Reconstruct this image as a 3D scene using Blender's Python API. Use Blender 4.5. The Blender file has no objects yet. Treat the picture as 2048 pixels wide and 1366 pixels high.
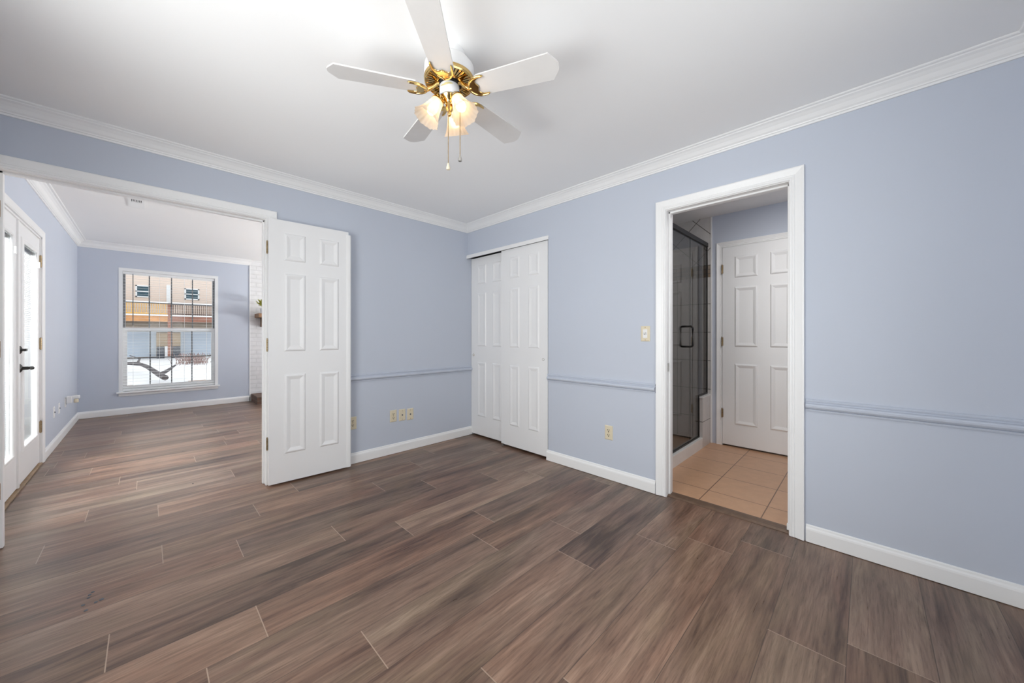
import bpy, bmesh, math, random
from mathutils import Vector, Matrix

random.seed(7)
S = bpy.context.scene
COL = S.collection
PI = math.pi

# ------------------------------------------------------------------ camera, light, exposure
CAM = Vector((-2.633, -3.328, 1.17))
cd = bpy.data.cameras.new('camera')
cam = bpy.data.objects.new('camera', cd)
COL.objects.link(cam)
cam.location = CAM
cam.rotation_euler = (PI / 2, 0, math.radians(44.6 - 90))
cd.sensor_width = 36.0
cd.lens = 36.0 * 720.0 / 2048.0
cd.shift_y = -13.0 / 2048.0
cd.clip_start = 0.02
cd.clip_end = 300
S.camera = cam

S.view_settings.view_transform = 'Standard'
S.view_settings.look = 'None'
S.view_settings.gamma = 1.0
S.view_settings.use_curve_mapping = False
S.view_settings.exposure = 0.0
S.cycles.max_bounces = 14
S.cycles.diffuse_bounces = 8
S.cycles.glossy_bounces = 5
S.cycles.transmission_bounces = 8
S.cycles.transparent_max_bounces = 24
S.cycles.caustics_reflective = False
S.cycles.caustics_refractive = False
S.cycles.sample_clamp_indirect = 6.0

W = bpy.data.worlds.new('overcast_sky')
S.world = W
W.use_nodes = True
bg = W.node_tree.nodes['Background']
bg.inputs[0].default_value = (0.93, 0.965, 1.0, 1)
bg.inputs[1].default_value = 1.6


def area(name, loc, rot, sx, sy, power, col=(1, 1, 1)):
    l = bpy.data.lights.new(name, 'AREA')
    l.shape = 'RECTANGLE'
    l.size, l.size_y, l.energy, l.color = sx, sy, power, col
    o = bpy.data.objects.new(name, l)
    o.location, o.rotation_euler = loc, rot
    COL.objects.link(o)
    return o


# daylight panels just outside each window; back and living ones are added fill
UP = math.radians(22)   # tilt step of the panels, set to balance ceilings and floor
area('daylight_bedroom_window', (-3.75, -2.20, 1.15), (0, -PI / 2 - UP * 0.4, 0), 1.8, 1.8, 89, (1.0, 0.99, 0.975))
area('back_window_fill', (-1.85, -4.16, 1.20), (PI / 2 - UP * 0.4, 0, 0), 1.6, 1.7, 19, (1.0, 0.99, 0.975))  # fill behind an added window, brightens the left wall
area('daylight_french_doors', (-4.1, 1.2, 1.9), (0, -PI / 2 + UP, 0), 2.4, 2.2, 490, (1.0, 1.0, 1.0))
area('living_window_fill', (1.98, 2.3, 1.15), (0, PI / 2 + UP * 3.5, 0), 1.7, 1.7, 340, (1.0, 0.99, 0.975))  # fill behind an added window, tilted to brighten the far ceiling

area('bathroom_fill_light', (0.62, -3.05, 2.42), (0, 0, 0), 0.5, 0.8, 13, (1.0, 0.96, 0.91))  # unseen fill added to brighten the bathroom

# ------------------------------------------------------------------ materials
MATS = {}


def mat(name, col, rough=0.5, metal=0.0, spec=0.5, noise=None, bump=None, emis=None, sub=None):
    """Principled material; noise=(scale, amount) varies the colour a little, bump=(scale, strength)."""
    m = bpy.data.materials.new(name)
    m.use_nodes = True
    nt = m.node_tree
    b = nt.nodes['Principled BSDF']
    b.inputs['Base Color'].default_value = (*col, 1)
    b.inputs['Roughness'].default_value = rough
    b.inputs['Metallic'].default_value = metal
    b.inputs['Specular IOR Level'].default_value = spec
    if emis:
        b.inputs['Emission Color'].default_value = (*emis[0], 1)
        b.inputs['Emission Strength'].default_value = emis[1]
    tc = nt.nodes.new('ShaderNodeTexCoord')
    if noise:
        n = nt.nodes.new('ShaderNodeTexNoise')
        n.inputs['Scale'].default_value = noise[0]
        n.inputs['Detail'].default_value = 4
        nt.links.new(tc.outputs['Object'], n.inputs['Vector'])
        r = nt.nodes.new('ShaderNodeValToRGB')
        a = noise[1]
        r.color_ramp.elements[0].position = 0.3
        r.color_ramp.elements[1].position = 0.7
        r.color_ramp.elements[0].color = (*[c * (1 - a) for c in col], 1)
        r.color_ramp.elements[1].color = (*[min(1, c * (1 + a)) for c in col], 1)
        nt.links.new(n.outputs['Fac'], r.inputs['Fac'])
        nt.links.new(r.outputs['Color'], b.inputs['Base Color'])
    if bump:
        n2 = nt.nodes.new('ShaderNodeTexNoise')
        n2.inputs['Scale'].default_value = bump[0]
        n2.inputs['Detail'].default_value = 3
        nt.links.new(tc.outputs['Object'], n2.inputs['Vector'])
        bp = nt.nodes.new('ShaderNodeBump')
        bp.inputs['Strength'].default_value = bump[1]
        bp.inputs['Distance'].default_value = 0.002
        nt.links.new(n2.outputs['Fac'], bp.inputs['Height'])
        nt.links.new(bp.outputs['Normal'], b.inputs['Normal'])
    MATS[name] = m
    return m


M_WALL = mat('blue_grey_wall_paint', (0.545, 0.585, 0.665), 0.55, spec=0.3, noise=(1.2, 0.012), bump=(350, 0.05))
M_CEIL = mat('ceiling_white', (0.92, 0.92, 0.915), 0.8, spec=0.2, noise=(1.0, 0.01), bump=(200, 0.05))
M_TRIM = mat('semi_gloss_white_trim', (0.86, 0.86, 0.855), 0.35, noise=(3, 0.008))
M_DOOR = mat('white_door_paint', (0.84, 0.84, 0.84), 0.38, noise=(4, 0.008), bump=(120, 0.04))
M_BRASS = mat('polished_brass', (0.70, 0.48, 0.19), 0.13, 1.0, noise=(20, 0.06))
M_HINGE = mat('aged_brass_hinge', (0.40, 0.30, 0.18), 0.38, 1.0, noise=(60, 0.2))
M_BLACK = mat('dark_bronze_metal', (0.013, 0.011, 0.010), 0.4, 0.0, noise=(30, 0.1))
M_DARK = mat('black_parts_and_shade', (0.012, 0.012, 0.012), 0.7, noise=(30, 0.1))  # black of hub, track and marks; also paints shade in slots and duct
M_IVORY = mat('ivory_plastic', (0.72, 0.64, 0.475), 0.35, noise=(40, 0.02))
M_WPLAST = mat('white_plastic', (0.85, 0.85, 0.84), 0.3, noise=(40, 0.01))
M_STEEL = mat('brushed_steel', (0.55, 0.53, 0.5), 0.3, 1.0, noise=(80, 0.1))
M_FANW = mat('fan_white_enamel', (0.82, 0.82, 0.82), 0.3, noise=(10, 0.008))
M_BLADE = mat('fan_blade_white', (0.70, 0.685, 0.67), 0.45, noise=(14, 0.02), bump=(200, 0.05))
M_BULB = mat('lit_bulb', (1, 0.95, 0.85), 0.5, noise=(5, 0.01), emis=((1.0, 0.80, 0.50), 7.0))
M_GRILLE = mat('shaded_grille_grey', (0.20, 0.20, 0.21), 0.5, noise=(10, 0.05))  # white grille bars painted grey as if backlit; tracks and headrail share it
M_VINYL = mat('white_vinyl_frame', (0.84, 0.85, 0.85), 0.35, noise=(10, 0.01))
M_CURB = mat('white_marble_curb', (0.78, 0.77, 0.75), 0.25, noise=(5, 0.05))
M_PAN = mat('shower_pan', (0.62, 0.58, 0.52), 0.4, noise=(5, 0.03))
M_THRESH = mat('brown_reducer_strip', (0.125, 0.075, 0.048), 0.4, noise=(25, 0.15))
M_SILLW = mat('worn_oak_sill', (0.30, 0.21, 0.13), 0.5, noise=(14, 0.25))
M_MANTEL = mat('rough_mantel_timber', (0.25, 0.14, 0.07), 0.6, noise=(18, 0.3), bump=(60, 0.4))
M_LEAF = mat('yellow_green_leaves', (0.36, 0.36, 0.04), 0.5, noise=(25, 0.3))
M_POT = mat('white_glazed_pot', (0.75, 0.76, 0.78), 0.25, noise=(10, 0.02))


def shade_glass():
    m = bpy.data.materials.new('frosted_lamp_glass')
    m.use_nodes = True
    nt = m.node_tree
    nt.nodes.remove(nt.nodes['Principled BSDF'])
    out = nt.nodes['Material Output']
    tr = nt.nodes.new('ShaderNodeBsdfTranslucent')
    df = nt.nodes.new('ShaderNodeBsdfDiffuse')
    tp = nt.nodes.new('ShaderNodeBsdfTransparent')
    n = nt.nodes.new('ShaderNodeTexNoise')
    n.inputs['Scale'].default_value = 40
    r = nt.nodes.new('ShaderNodeValToRGB')
    r.color_ramp.elements[0].color = (0.80, 0.64, 0.48, 1)
    r.color_ramp.elements[1].color = (0.84, 0.69, 0.53, 1)
    nt.links.new(n.outputs['Fac'], r.inputs['Fac'])
    nt.links.new(r.outputs['Color'], tr.inputs['Color'])
    df.inputs['Color'].default_value = (0.78, 0.68, 0.58, 1)
    mx = nt.nodes.new('ShaderNodeMixShader')
    mx.inputs[0].default_value = 0.45
    nt.links.new(tr.outputs[0], mx.inputs[1])
    nt.links.new(df.outputs[0], mx.inputs[2])
    m2 = nt.nodes.new('ShaderNodeMixShader')
    m2.inputs[0].default_value = 0.1
    nt.links.new(mx.outputs[0], m2.inputs[1])
    nt.links.new(tp.outputs[0], m2.inputs[2])
    nt.links.new(m2.outputs[0], out.inputs['Surface'])
    return m


M_SHADE = shade_glass()


def clear_glass(name, tint, refl=1.0):
    m = bpy.data.materials.new(name)
    m.use_nodes = True
    nt = m.node_tree
    nt.nodes.remove(nt.nodes['Principled BSDF'])
    out = nt.nodes['Material Output']
    tp = nt.nodes.new('ShaderNodeBsdfTransparent')
    tp.inputs['Color'].default_value = (*tint, 1)
    gl = nt.nodes.new('ShaderNodeBsdfGlossy')
    gl.inputs['Roughness'].default_value = 0.01
    gl.inputs['Color'].default_value = (refl, refl, refl, 1)
    lw = nt.nodes.new('ShaderNodeLayerWeight')
    lw.inputs['Blend'].default_value = 0.5
    pw = nt.nodes.new('ShaderNodeMath')
    pw.operation = 'POWER'
    pw.inputs[1].default_value = 5.0
    nt.links.new(lw.outputs['Facing'], pw.inputs[0])
    ma = nt.nodes.new('ShaderNodeMath')
    ma.operation = 'MULTIPLY_ADD'
    ma.inputs[1].default_value = 0.8
    ma.inputs[2].default_value = 0.04
    nt.links.new(pw.outputs[0], ma.inputs[0])
    mx = nt.nodes.new('ShaderNodeMixShader')
    nt.links.new(ma.outputs[0], mx.inputs[0])
    nt.links.new(tp.outputs[0], mx.inputs[1])
    nt.links.new(gl.outputs[0], mx.inputs[2])
    nt.links.new(mx.outputs[0], out.inputs['Surface'])
    return m


M_FGLASS = clear_glass('thin_door_glass', (0.97, 0.98, 0.98), 0.35)
M_GLASS = clear_glass('clear_window_glass', (0.97, 0.98, 0.98), 0.4)
M_SHGLASS = clear_glass('smoky_shower_glass', (0.62, 0.61, 0.60))


def blind_mat():
    m = bpy.data.materials.new('white_blind_slat')
    m.use_nodes = True
    nt = m.node_tree
    nt.nodes.remove(nt.nodes['Principled BSDF'])
    out = nt.nodes['Material Output']
    df = nt.nodes.new('ShaderNodeBsdfDiffuse')
    tr = nt.nodes.new('ShaderNodeBsdfTranslucent')
    n = nt.nodes.new('ShaderNodeTexNoise')
    n.inputs['Scale'].default_value = 30
    r = nt.nodes.new('ShaderNodeValToRGB')
    r.color_ramp.elements[0].color = (0.84, 0.84, 0.85, 1)
    r.color_ramp.elements[1].color = (0.88, 0.88, 0.88, 1)
    nt.links.new(n.outputs['Fac'], r.inputs['Fac'])
    nt.links.new(r.outputs['Color'], df.inputs['Color'])
    tr.inputs['Color'].default_value = (0.85, 0.85, 0.85, 1)
    mx = nt.nodes.new('ShaderNodeMixShader')
    mx.inputs[0].default_value = 0.10
    nt.links.new(df.outputs[0], mx.inputs[1])
    nt.links.new(tr.outputs[0], mx.inputs[2])
    nt.links.new(mx.outputs[0], out.inputs['Surface'])
    return m


M_BLIND = blind_mat()


def brick_mat(name, c1, c2, cm, bw, bh, mortar, offset=0.5, rot=0.0, shift=(0, 0), rough=0.5, bump=0.4, mottled=0.05, spec=0.5):
    m = bpy.data.materials.new(name)
    m.use_nodes = True
    nt = m.node_tree
    b = nt.nodes['Principled BSDF']
    b.inputs['Roughness'].default_value = rough
    b.inputs['Specular IOR Level'].default_value = spec
    uv = nt.nodes.new('ShaderNodeUVMap')
    uv.uv_map = 'meters'
    mp = nt.nodes.new('ShaderNodeMapping')
    mp.inputs['Location'].default_value = (*shift, 0)
    mp.inputs['Rotation'].default_value = (0, 0, rot)
    nt.links.new(uv.outputs[0], mp.inputs[0])
    br = nt.nodes.new('ShaderNodeTexBrick')
    br.offset = offset
    br.squash = 1.0
    br.inputs['Scale'].default_value = 1.0
    br.inputs['Brick Width'].default_value = bw
    br.inputs['Row Height'].default_value = bh
    br.inputs['Mortar Size'].default_value = mortar
    br.inputs['Mortar Smooth'].default_value = 0.2
    br.inputs['Bias'].default_value = 0
    br.inputs['Color1'].default_value = (*c1, 1)
    br.inputs['Color2'].default_value = (*c2, 1)
    br.inputs['Mortar'].default_value = (*cm, 1)
    nt.links.new(mp.outputs[0], br.inputs['Vector'])
    n = nt.nodes.new('ShaderNodeTexNoise')
    n.inputs['Scale'].default_value = 14
    n.inputs['Detail'].default_value = 6
    nt.links.new(mp.outputs[0], n.inputs['Vector'])
    r = nt.nodes.new('ShaderNodeValToRGB')
    lo, hi = 1 - mottled * 2, 1.0
    r.color_ramp.elements[0].position = 0.3
    r.color_ramp.elements[1].position = 0.75
    r.color_ramp.elements[0].color = (lo, lo, lo, 1)
    r.color_ramp.elements[1].color = (hi, hi, hi, 1)
    nt.links.new(n.outputs['Fac'], r.inputs['Fac'])
    mul = nt.nodes.new('ShaderNodeMix')
    mul.data_type = 'RGBA'
    mul.blend_type = 'MULTIPLY'
    mul.inputs[0].default_value = 1.0
    nt.links.new(br.outputs['Color'], mul.inputs[6])
    nt.links.new(r.outputs['Color'], mul.inputs[7])
    nt.links.new(mul.outputs[2], b.inputs['Base Color'])
    bp = nt.nodes.new('ShaderNodeBump')
    bp.invert = True
    bp.inputs['Strength'].default_value = bump
    bp.inputs['Distance'].default_value = 0.004
    nt.links.new(br.outputs['Fac'], bp.inputs['Height'])
    nt.links.new(bp.outputs['Normal'], b.inputs['Normal'])
    return m


M_FTILE = brick_mat('peach_floor_tile', (0.60, 0.355, 0.215), (0.57, 0.335, 0.20), (0.20, 0.115, 0.07), 0.367, 0.367, 0.0035, 0.0,
                    shift=(-0.33 + 0.367 * 3, 2.48 + 0.367 * 0), rough=0.35, bump=0.3, mottled=0.06)
M_STILE = brick_mat('grey_beige_wall_tile', (0.70, 0.67, 0.64), (0.67, 0.645, 0.62), (0.16, 0.145, 0.13), 0.31, 0.31, 0.004, 0.0,
                    shift=(2.08 + 0.31 * 20, -0.27 + 0.31 * 20), rough=0.3, bump=0.3, mottled=0.05)
M_DTILE = brick_mat('diagonal_wall_tile', (0.69, 0.665, 0.64), (0.67, 0.645, 0.62), (0.16, 0.145, 0.13), 0.31, 0.31, 0.004, 0.0,
                    rot=PI / 4, shift=(0.0, 0.0), rough=0.3, bump=0.3, mottled=0.05)
M_BAND = brick_mat('mosaic_border_tile', (0.48, 0.42, 0.36), (0.34, 0.25, 0.17), (0.20, 0.18, 0.16), 0.11, 0.046, 0.005, 0.5,
                   rough=0.3, bump=0.5, mottled=0.15)
M_WBRICK = brick_mat('white_painted_brick', (0.78, 0.78, 0.78), (0.76, 0.76, 0.765), (0.70, 0.70, 0.70), 0.21, 0.075, 0.010, 0.5,
                     rough=0.6, bump=0.5, mottled=0.05)
M_HBRICK = brick_mat('brown_hearth_brick', (0.17, 0.085, 0.055), (0.12, 0.06, 0.04), (0.17, 0.13, 0.10), 0.21, 0.06, 0.008, 0.5,
                     rough=0.7, bump=0.8, mottled=0.2)
M_SIDING = brick_mat('peach_lap_siding', (0.84, 0.69, 0.59), (0.83, 0.68, 0.585), (0.70, 0.57, 0.49), 30.0, 0.16, 0.012, 0.0,
                     rough=0.7, bump=0.5, mottled=0.03)


def wood_floor():
    m = bpy.data.materials.new('brown_plank_floor')
    m.use_nodes = True
    nt = m.node_tree
    L = nt.links.new
    b = nt.nodes['Principled BSDF']

    def node(t, **kw):
        n = nt.nodes.new(t)
        for k, v in kw.items():
            setattr(n, k, v)
        return n

    def ramp(stops, src):
        r = node('ShaderNodeValToRGB')
        e = r.color_ramp.elements
        e[0].position, e[0].color = stops[0][0], (*stops[0][1], 1)
        e[1].position, e[1].color = stops[-1][0], (*stops[-1][1], 1)
        for p, c in stops[1:-1]:
            x = e.new(p)
            x.color = (*c, 1)
        L(src, r.inputs['Fac'])
        return r

    def math_(op, a, bb=None):
        n = node('ShaderNodeMath', operation=op)
        for i, v in enumerate((a, bb)):
            if v is None:
                continue
            if isinstance(v, (int, float)):
                n.inputs[i].default_value = v
            else:
                L(v, n.inputs[i])
        return n.outputs[0]

    uv = node('ShaderNodeUVMap', uv_map='grain')
    tint = node('ShaderNodeUVMap', uv_map='tint')
    ts = node('ShaderNodeSeparateXYZ')
    L(tint.outputs[0], ts.inputs[0])

    def noise(sx, sy, detail, dist=0.0, rough=0.5):
        mp = node('ShaderNodeMapping')
        mp.inputs['Scale'].default_value = (sx, sy, 1)
        L(uv.outputs[0], mp.inputs[0])
        n = node('ShaderNodeTexNoise')
        n.inputs['Scale'].default_value = 1.0
        n.inputs['Detail'].default_value = detail
        n.inputs['Roughness'].default_value = rough
        n.inputs['Distortion'].default_value = dist
        L(mp.outputs[0], n.inputs['Vector'])
        return n.outputs['Fac']

    broad = noise(0.9, 9.0, 2.0, 0.6)          # soft light and dark bands along a plank
    cath = noise(1.8, 16.0, 3.0, 2.6)          # cathedral figure
    fine = noise(7.0, 130.0, 5.0, 0.5, 0.7)   # pores
    mid_ = noise(3.5, 62.0, 5.0, 1.2, 0.6)       # streaks
    v = math_('ADD', math_('MULTIPLY', broad, 0.50), math_('MULTIPLY', cath, 0.30))
    v = math_('ADD', v, math_('MULTIPLY', mid_, 0.20))
    v = math_('ADD', v, math_('MULTIPLY', math_('SUBTRACT', ts.outputs['X'], 0.5), 0.13))
    col = ramp([(0.33, (0.066, 0.037, 0.026)), (0.43, (0.142, 0.086, 0.060)), (0.53, (0.205, 0.130, 0.091)),
                (0.66, (0.315, 0.213, 0.153))], v)
    fr = ramp([(0.36, (0.66, 0.63, 0.61)), (0.50, (1, 1, 1)), (0.70, (1.16, 1.16, 1.16))], fine)
    mul = node('ShaderNodeMix', data_type='RGBA', blend_type='MULTIPLY')
    mul.inputs[0].default_value = 0.85
    L(col.outputs[0], mul.inputs[6])
    L(fr.outputs[0], mul.inputs[7])
    # hue drift between greyer and redder planks
    hue = ramp([(0.0, (0.95, 1.0, 1.04)), (1.0, (1.06, 0.98, 0.93))], ts.outputs['Y'])
    mul2 = node('ShaderNodeMix', data_type='RGBA', blend_type='MULTIPLY')
    mul2.inputs[0].default_value = 1.0
    L(mul.outputs[2], mul2.inputs[6])
    L(hue.outputs[0], mul2.inputs[7])
    drift = noise(1.3, 5.0, 2.0, 0.8)
    hue2 = ramp([(0.35, (0.96, 1.0, 0.95)), (0.5, (1, 1, 1)), (0.65, (1.04, 0.985, 0.97))], drift)
    mul3 = node('ShaderNodeMix', data_type='RGBA', blend_type='MULTIPLY')
    mul3.inputs[0].default_value = 1.0
    L(mul2.outputs[2], mul3.inputs[6])
    L(hue2.outputs[0], mul3.inputs[7])
    mul2 = mul3
    # joints
    e1 = node('ShaderNodeUVMap', uv_map='edge')
    e2 = node('ShaderNodeUVMap', uv_map='far_edge')
    s1 = node('ShaderNodeSeparateXYZ')
    s2 = node('ShaderNodeSeparateXYZ')
    L(e1.outputs[0], s1.inputs[0])
    L(e2.outputs[0], s2.inputs[0])
    side = math_('MINIMUM', s1.outputs['Y'], s2.outputs['Y'])
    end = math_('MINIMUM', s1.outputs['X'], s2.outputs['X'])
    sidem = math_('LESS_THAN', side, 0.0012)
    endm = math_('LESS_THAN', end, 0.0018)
    mixs = node('ShaderNodeMix', data_type='RGBA')
    L(math_('MULTIPLY', sidem, 0.75), mixs.inputs[0])
    L(mul2.outputs[2], mixs.inputs[6])
    mixs.inputs[7].default_value = (0.045, 0.03, 0.022, 1)
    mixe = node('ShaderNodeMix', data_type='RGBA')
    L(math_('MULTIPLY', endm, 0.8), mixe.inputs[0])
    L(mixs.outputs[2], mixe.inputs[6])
    mixe.inputs[7].default_value = (0.38, 0.28, 0.21, 1)  # pale ends paint in the light caught by butt joint edges
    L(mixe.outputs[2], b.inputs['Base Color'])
    rr = ramp([(0.3, (0.27, 0.27, 0.27)), (0.7, (0.37, 0.37, 0.37))], fine)
    L(rr.outputs[0], b.inputs['Roughness'])
    b.inputs['Specular IOR Level'].default_value = 0.5
    bp = node('ShaderNodeBump')
    bp.inputs['Strength'].default_value = 0.12
    bp.inputs['Distance'].default_value = 0.002
    h = math_('SUBTRACT', fine, math_('MULTIPLY', math_('MAXIMUM', sidem, endm), 1.5))
    L(h, bp.inputs['Height'])
    L(bp.outputs['Normal'], b.inputs['Normal'])
    return m


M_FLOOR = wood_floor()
M_SNOW = mat('snow', (0.88, 0.89, 0.91), 0.8, spec=0.2, noise=(0.35, 0.05), bump=(2, 0.6))
M_YDECK = mat('golden_deck_timber', (0.74, 0.42, 0.09), 0.7, noise=(3, 0.15))
M_ODECK = mat('orange_deck_beam', (0.62, 0.30, 0.12), 0.7, noise=(3, 0.15))
M_BDECK = mat('dark_brown_deck_timber', (0.085, 0.045, 0.033), 0.7, noise=(3, 0.2))
M_RDECK = mat('red_brown_deck_beam', (0.30, 0.13, 0.085), 0.7, noise=(3, 0.2))
M_GARAGE = mat('pale_garage_door', (0.62, 0.70, 0.80), 0.6, noise=(2, 0.02))
M_TANWALL = mat('tan_wall', (0.55, 0.42, 0.28), 0.7, noise=(3, 0.08))
M_SOFFIT = mat('brown_soffit', (0.20, 0.16, 0.12), 0.7, noise=(4, 0.1))
M_ROOFW = mat('white_fascia', (0.85, 0.86, 0.87), 0.6, noise=(2, 0.02))
M_HPANE = mat('dark_house_pane', (0.02, 0.07, 0.10), 0.15, noise=(2, 0.3))
M_UNIT = mat('dark_grey_unit', (0.10, 0.11, 0.13), 0.6, noise=(6, 0.2))
M_BARK = mat('dark_bark', (0.09, 0.08, 0.085), 0.8, noise=(8, 0.3))
M_EARTH = mat('bare_earth', (0.36, 0.22, 0.14), 0.9, noise=(2, 0.25))
M_TUFT = mat('dry_tuft', (0.34, 0.24, 0.22), 0.9, noise=(4, 0.3))

# ------------------------------------------------------------------ mesh helpers


def obj(name, bm, m, parent=None, smooth=False):
    me = bpy.data.meshes.new(name)
    bmesh.ops.recalc_face_normals(bm, faces=bm.faces)
    if smooth:
        for f in bm.faces:
            f.smooth = True
        lim = math.cos(math.radians(40))
        for e in bm.edges:
            if len(e.link_faces) == 2 and e.link_faces[0].normal.dot(e.link_faces[1].normal) < lim:
                e.smooth = False
    bm.to_mesh(me)
    bm.free()
    o = bpy.data.objects.new(name, me)
    for x in (m if isinstance(m, (list, tuple)) else [m]):
        me.materials.append(x)
    COL.objects.link(o)
    if parent:
        o.parent = parent
    return o


def empty(name, loc=(0, 0, 0), rz=0.0):
    o = bpy.data.objects.new(name, None)
    o.empty_display_size = 0.1
    o.location = loc
    o.rotation_euler = (0, 0, rz)
    COL.objects.link(o)
    return o


def tag(o, label, cat, group=None, kind=None):
    o['label'] = label
    o['category'] = cat
    if group:
        o['group'] = group
    if kind:
        o['kind'] = kind
    return o


def struct(o, label, cat):
    return tag(o, label, cat, kind='structure')


def box(bm, x0, x1, y0, y1, z0, z1, mi=0, bev=0.0):
    vs = [bm.verts.new((x, y, z)) for z in (z0, z1) for y in (y0, y1) for x in (x0, x1)]
    fs = []
    for q in ((0, 2, 3, 1), (4, 5, 7, 6), (0, 1, 5, 4), (2, 6, 7, 3), (0, 4, 6, 2), (1, 3, 7, 5)):
        f = bm.faces.new([vs[i] for i in q])
        f.material_index = mi
        fs.append(f)
    if bev:
        es = list({e for f in fs for e in f.edges})
        bmesh.ops.bevel(bm, geom=es, offset=bev, segments=2, profile=0.7, affect='EDGES')
    return vs


def boxes(*bs):
    bm = bmesh.new()
    for b in bs:
        box(bm, *b)
    return bm


def box_uv(bm):
    """UV map in metres, by the direction each face looks."""
    l = bm.loops.layers.uv.new('meters')
    bm.normal_update()
    for f in bm.faces:
        n = f.normal
        ax = max(range(3), key=lambda i: abs(n[i]))
        for lp in f.loops:
            c = lp.vert.co
            lp[l].uv = ((c.y, c.z), (c.x, c.z), (c.x, c.y))[ax]
    return bm


def sweep(bm, path, prof, to3d, closed=False, cap=True):
    """Sweep prof [(a, b)] along 2-D path with mitred corners; a is measured to the left of travel."""
    n = len(path)
    rings = []
    for i, p in enumerate(path):
        p = Vector(p)
        if closed or 0 < i < n - 1:
            d0 = (p - Vector(path[i - 1])).normalized()
            d1 = (Vector(path[(i + 1) % n]) - p).normalized()
        elif i == 0:
            d0 = d1 = (Vector(path[1]) - p).normalized()
        else:
            d0 = d1 = (p - Vector(path[i - 1])).normalized()
        n0, n1 = Vector((-d0.y, d0.x)), Vector((-d1.y, d1.x))
        mv = (n0 + n1) / (1 + n0.dot(n1))
        rings.append([bm.verts.new(to3d(p.x + mv.x * a, p.y + mv.y * a, b)) for a, b in prof])
    k = len(prof)
    for i in range(n if closed else n - 1):
        r0, r1 = rings[i], rings[(i + 1) % n]
        for j in range(k):
            bm.faces.new((r0[j], r0[(j + 1) % k], r1[(j + 1) % k], r1[j]))
    if cap and not closed:
        bm.faces.new(rings[0][::-1])
        bm.faces.new(rings[-1])
    return bm


def lathe(bm, prof, seg=32, org=(0, 0, 0), axis=None, wob=None):
    """Revolve [(r, z)] about z (or an axis frame); wob(theta, index) scales the radius."""
    M = Matrix.Translation(org) @ (axis.to_4x4() if axis else Matrix.Identity(4))
    rings = []
    for i, (r, z) in enumerate(prof):
        if r < 1e-6:
            rings.append([bm.verts.new(M @ Vector((0, 0, z)))])
        else:
            ring = []
            for s in range(seg):
                t = 2 * PI * s / seg
                rr = r * (wob(t, i) if wob else 1)
                ring.append(bm.verts.new(M @ Vector((rr * math.cos(t), rr * math.sin(t), z))))
            rings.append(ring)
    for a, b in zip(rings, rings[1:]):
        if len(a) == 1 and len(b) == 1:
            continue
        if len(a) == 1:
            for s in range(seg):
                bm.faces.new((a[0], b[s], b[(s + 1) % seg]))
        elif len(b) == 1:
            for s in range(seg):
                bm.faces.new((a[s], b[0], a[(s + 1) % seg]))
        else:
            for s in range(seg):
                bm.faces.new((a[s], b[s], b[(s + 1) % seg], a[(s + 1) % seg]))
    return bm


def tube(bm, pts, r, seg=10, rads=None, closed=False):
    pts = [Vector(p) for p in pts]
    n = len(pts)
    rings = []
    up = Vector((0, 0, 1))
    for i, p in enumerate(pts):
        a = pts[i - 1] if (i > 0 or closed) else p
        b = pts[(i + 1) % n] if (i < n - 1 or closed) else p
        t = (b - a).normalized()
        u = t.cross(up)
        if u.length < 1e-3:
            u = t.cross(Vector((0, 1, 0)))
        u.normalize()
        w = t.cross(u).normalized()
        rr = rads[i] if rads else r
        rings.append([bm.verts.new(p + u * rr * math.cos(2 * PI * s / seg) + w * rr * math.sin(2 * PI * s / seg)) for s in range(seg)])
    for i in range(n if closed else n - 1):
        a, b = rings[i], rings[(i + 1) % n]
        if closed and i == n - 1:   # match the twist of the closing ring
            off = min(range(seg), key=lambda k: (a[0].co - b[k].co).length)
            b = b[off:] + b[:off]
        for s in range(seg):
            bm.faces.new((a[s], a[(s + 1) % seg], b[(s + 1) % seg], b[s]))
    if not closed:
        bm.faces.new(rings[0][::-1])
        bm.faces.new(rings[-1])
    return bm


def extrude(bm, outline, h, M=Matrix.Identity(4), z0=0.0):
    lo = [bm.verts.new(M @ Vector((x, y, z0))) for x, y in outline]
    hi = [bm.verts.new(M @ Vector((x, y, z0 + h))) for x, y in outline]
    n = len(outline)
    bm.faces.new(lo[::-1])
    bm.faces.new(hi)
    for i in range(n):
        bm.faces.new((lo[i], lo[(i + 1) % n], hi[(i + 1) % n], hi[i]))
    return bm


# ------------------------------------------------------------------ floors
H1, H2 = 2.44, 2.49          # ceiling of the front room, of the room beyond
XL, YB, YF, XR2 = -3.31, -3.86, 4.46, 1.6
T = 0.115                    # wall thickness
PW, PL = 0.2285, 1.195       # plank width and length
known = {-0.419: -2.119, -0.19: -0.642, -0.648: -1.38, -0.876: -2.275, -1.105: -1.84, -1.333: -1.541, -1.562: -2.303,
         -1.79: -1.291, -2.019: -0.844, -2.247: -1.066, -2.476: -0.613, -2.704: -0.44, -2.933: -0.26, -3.39: -0.767,
         0.494: -2.123, 1.406: -1.775, 2.092: -1.856, 2.549: -1.687, 3.463: -1.767, -3.161: -0.9}
bm = bmesh.new()
lays = {k: bm.loops.layers.uv.new(k) for k in ('grain', 'tint', 'edge', 'far_edge')}


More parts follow.
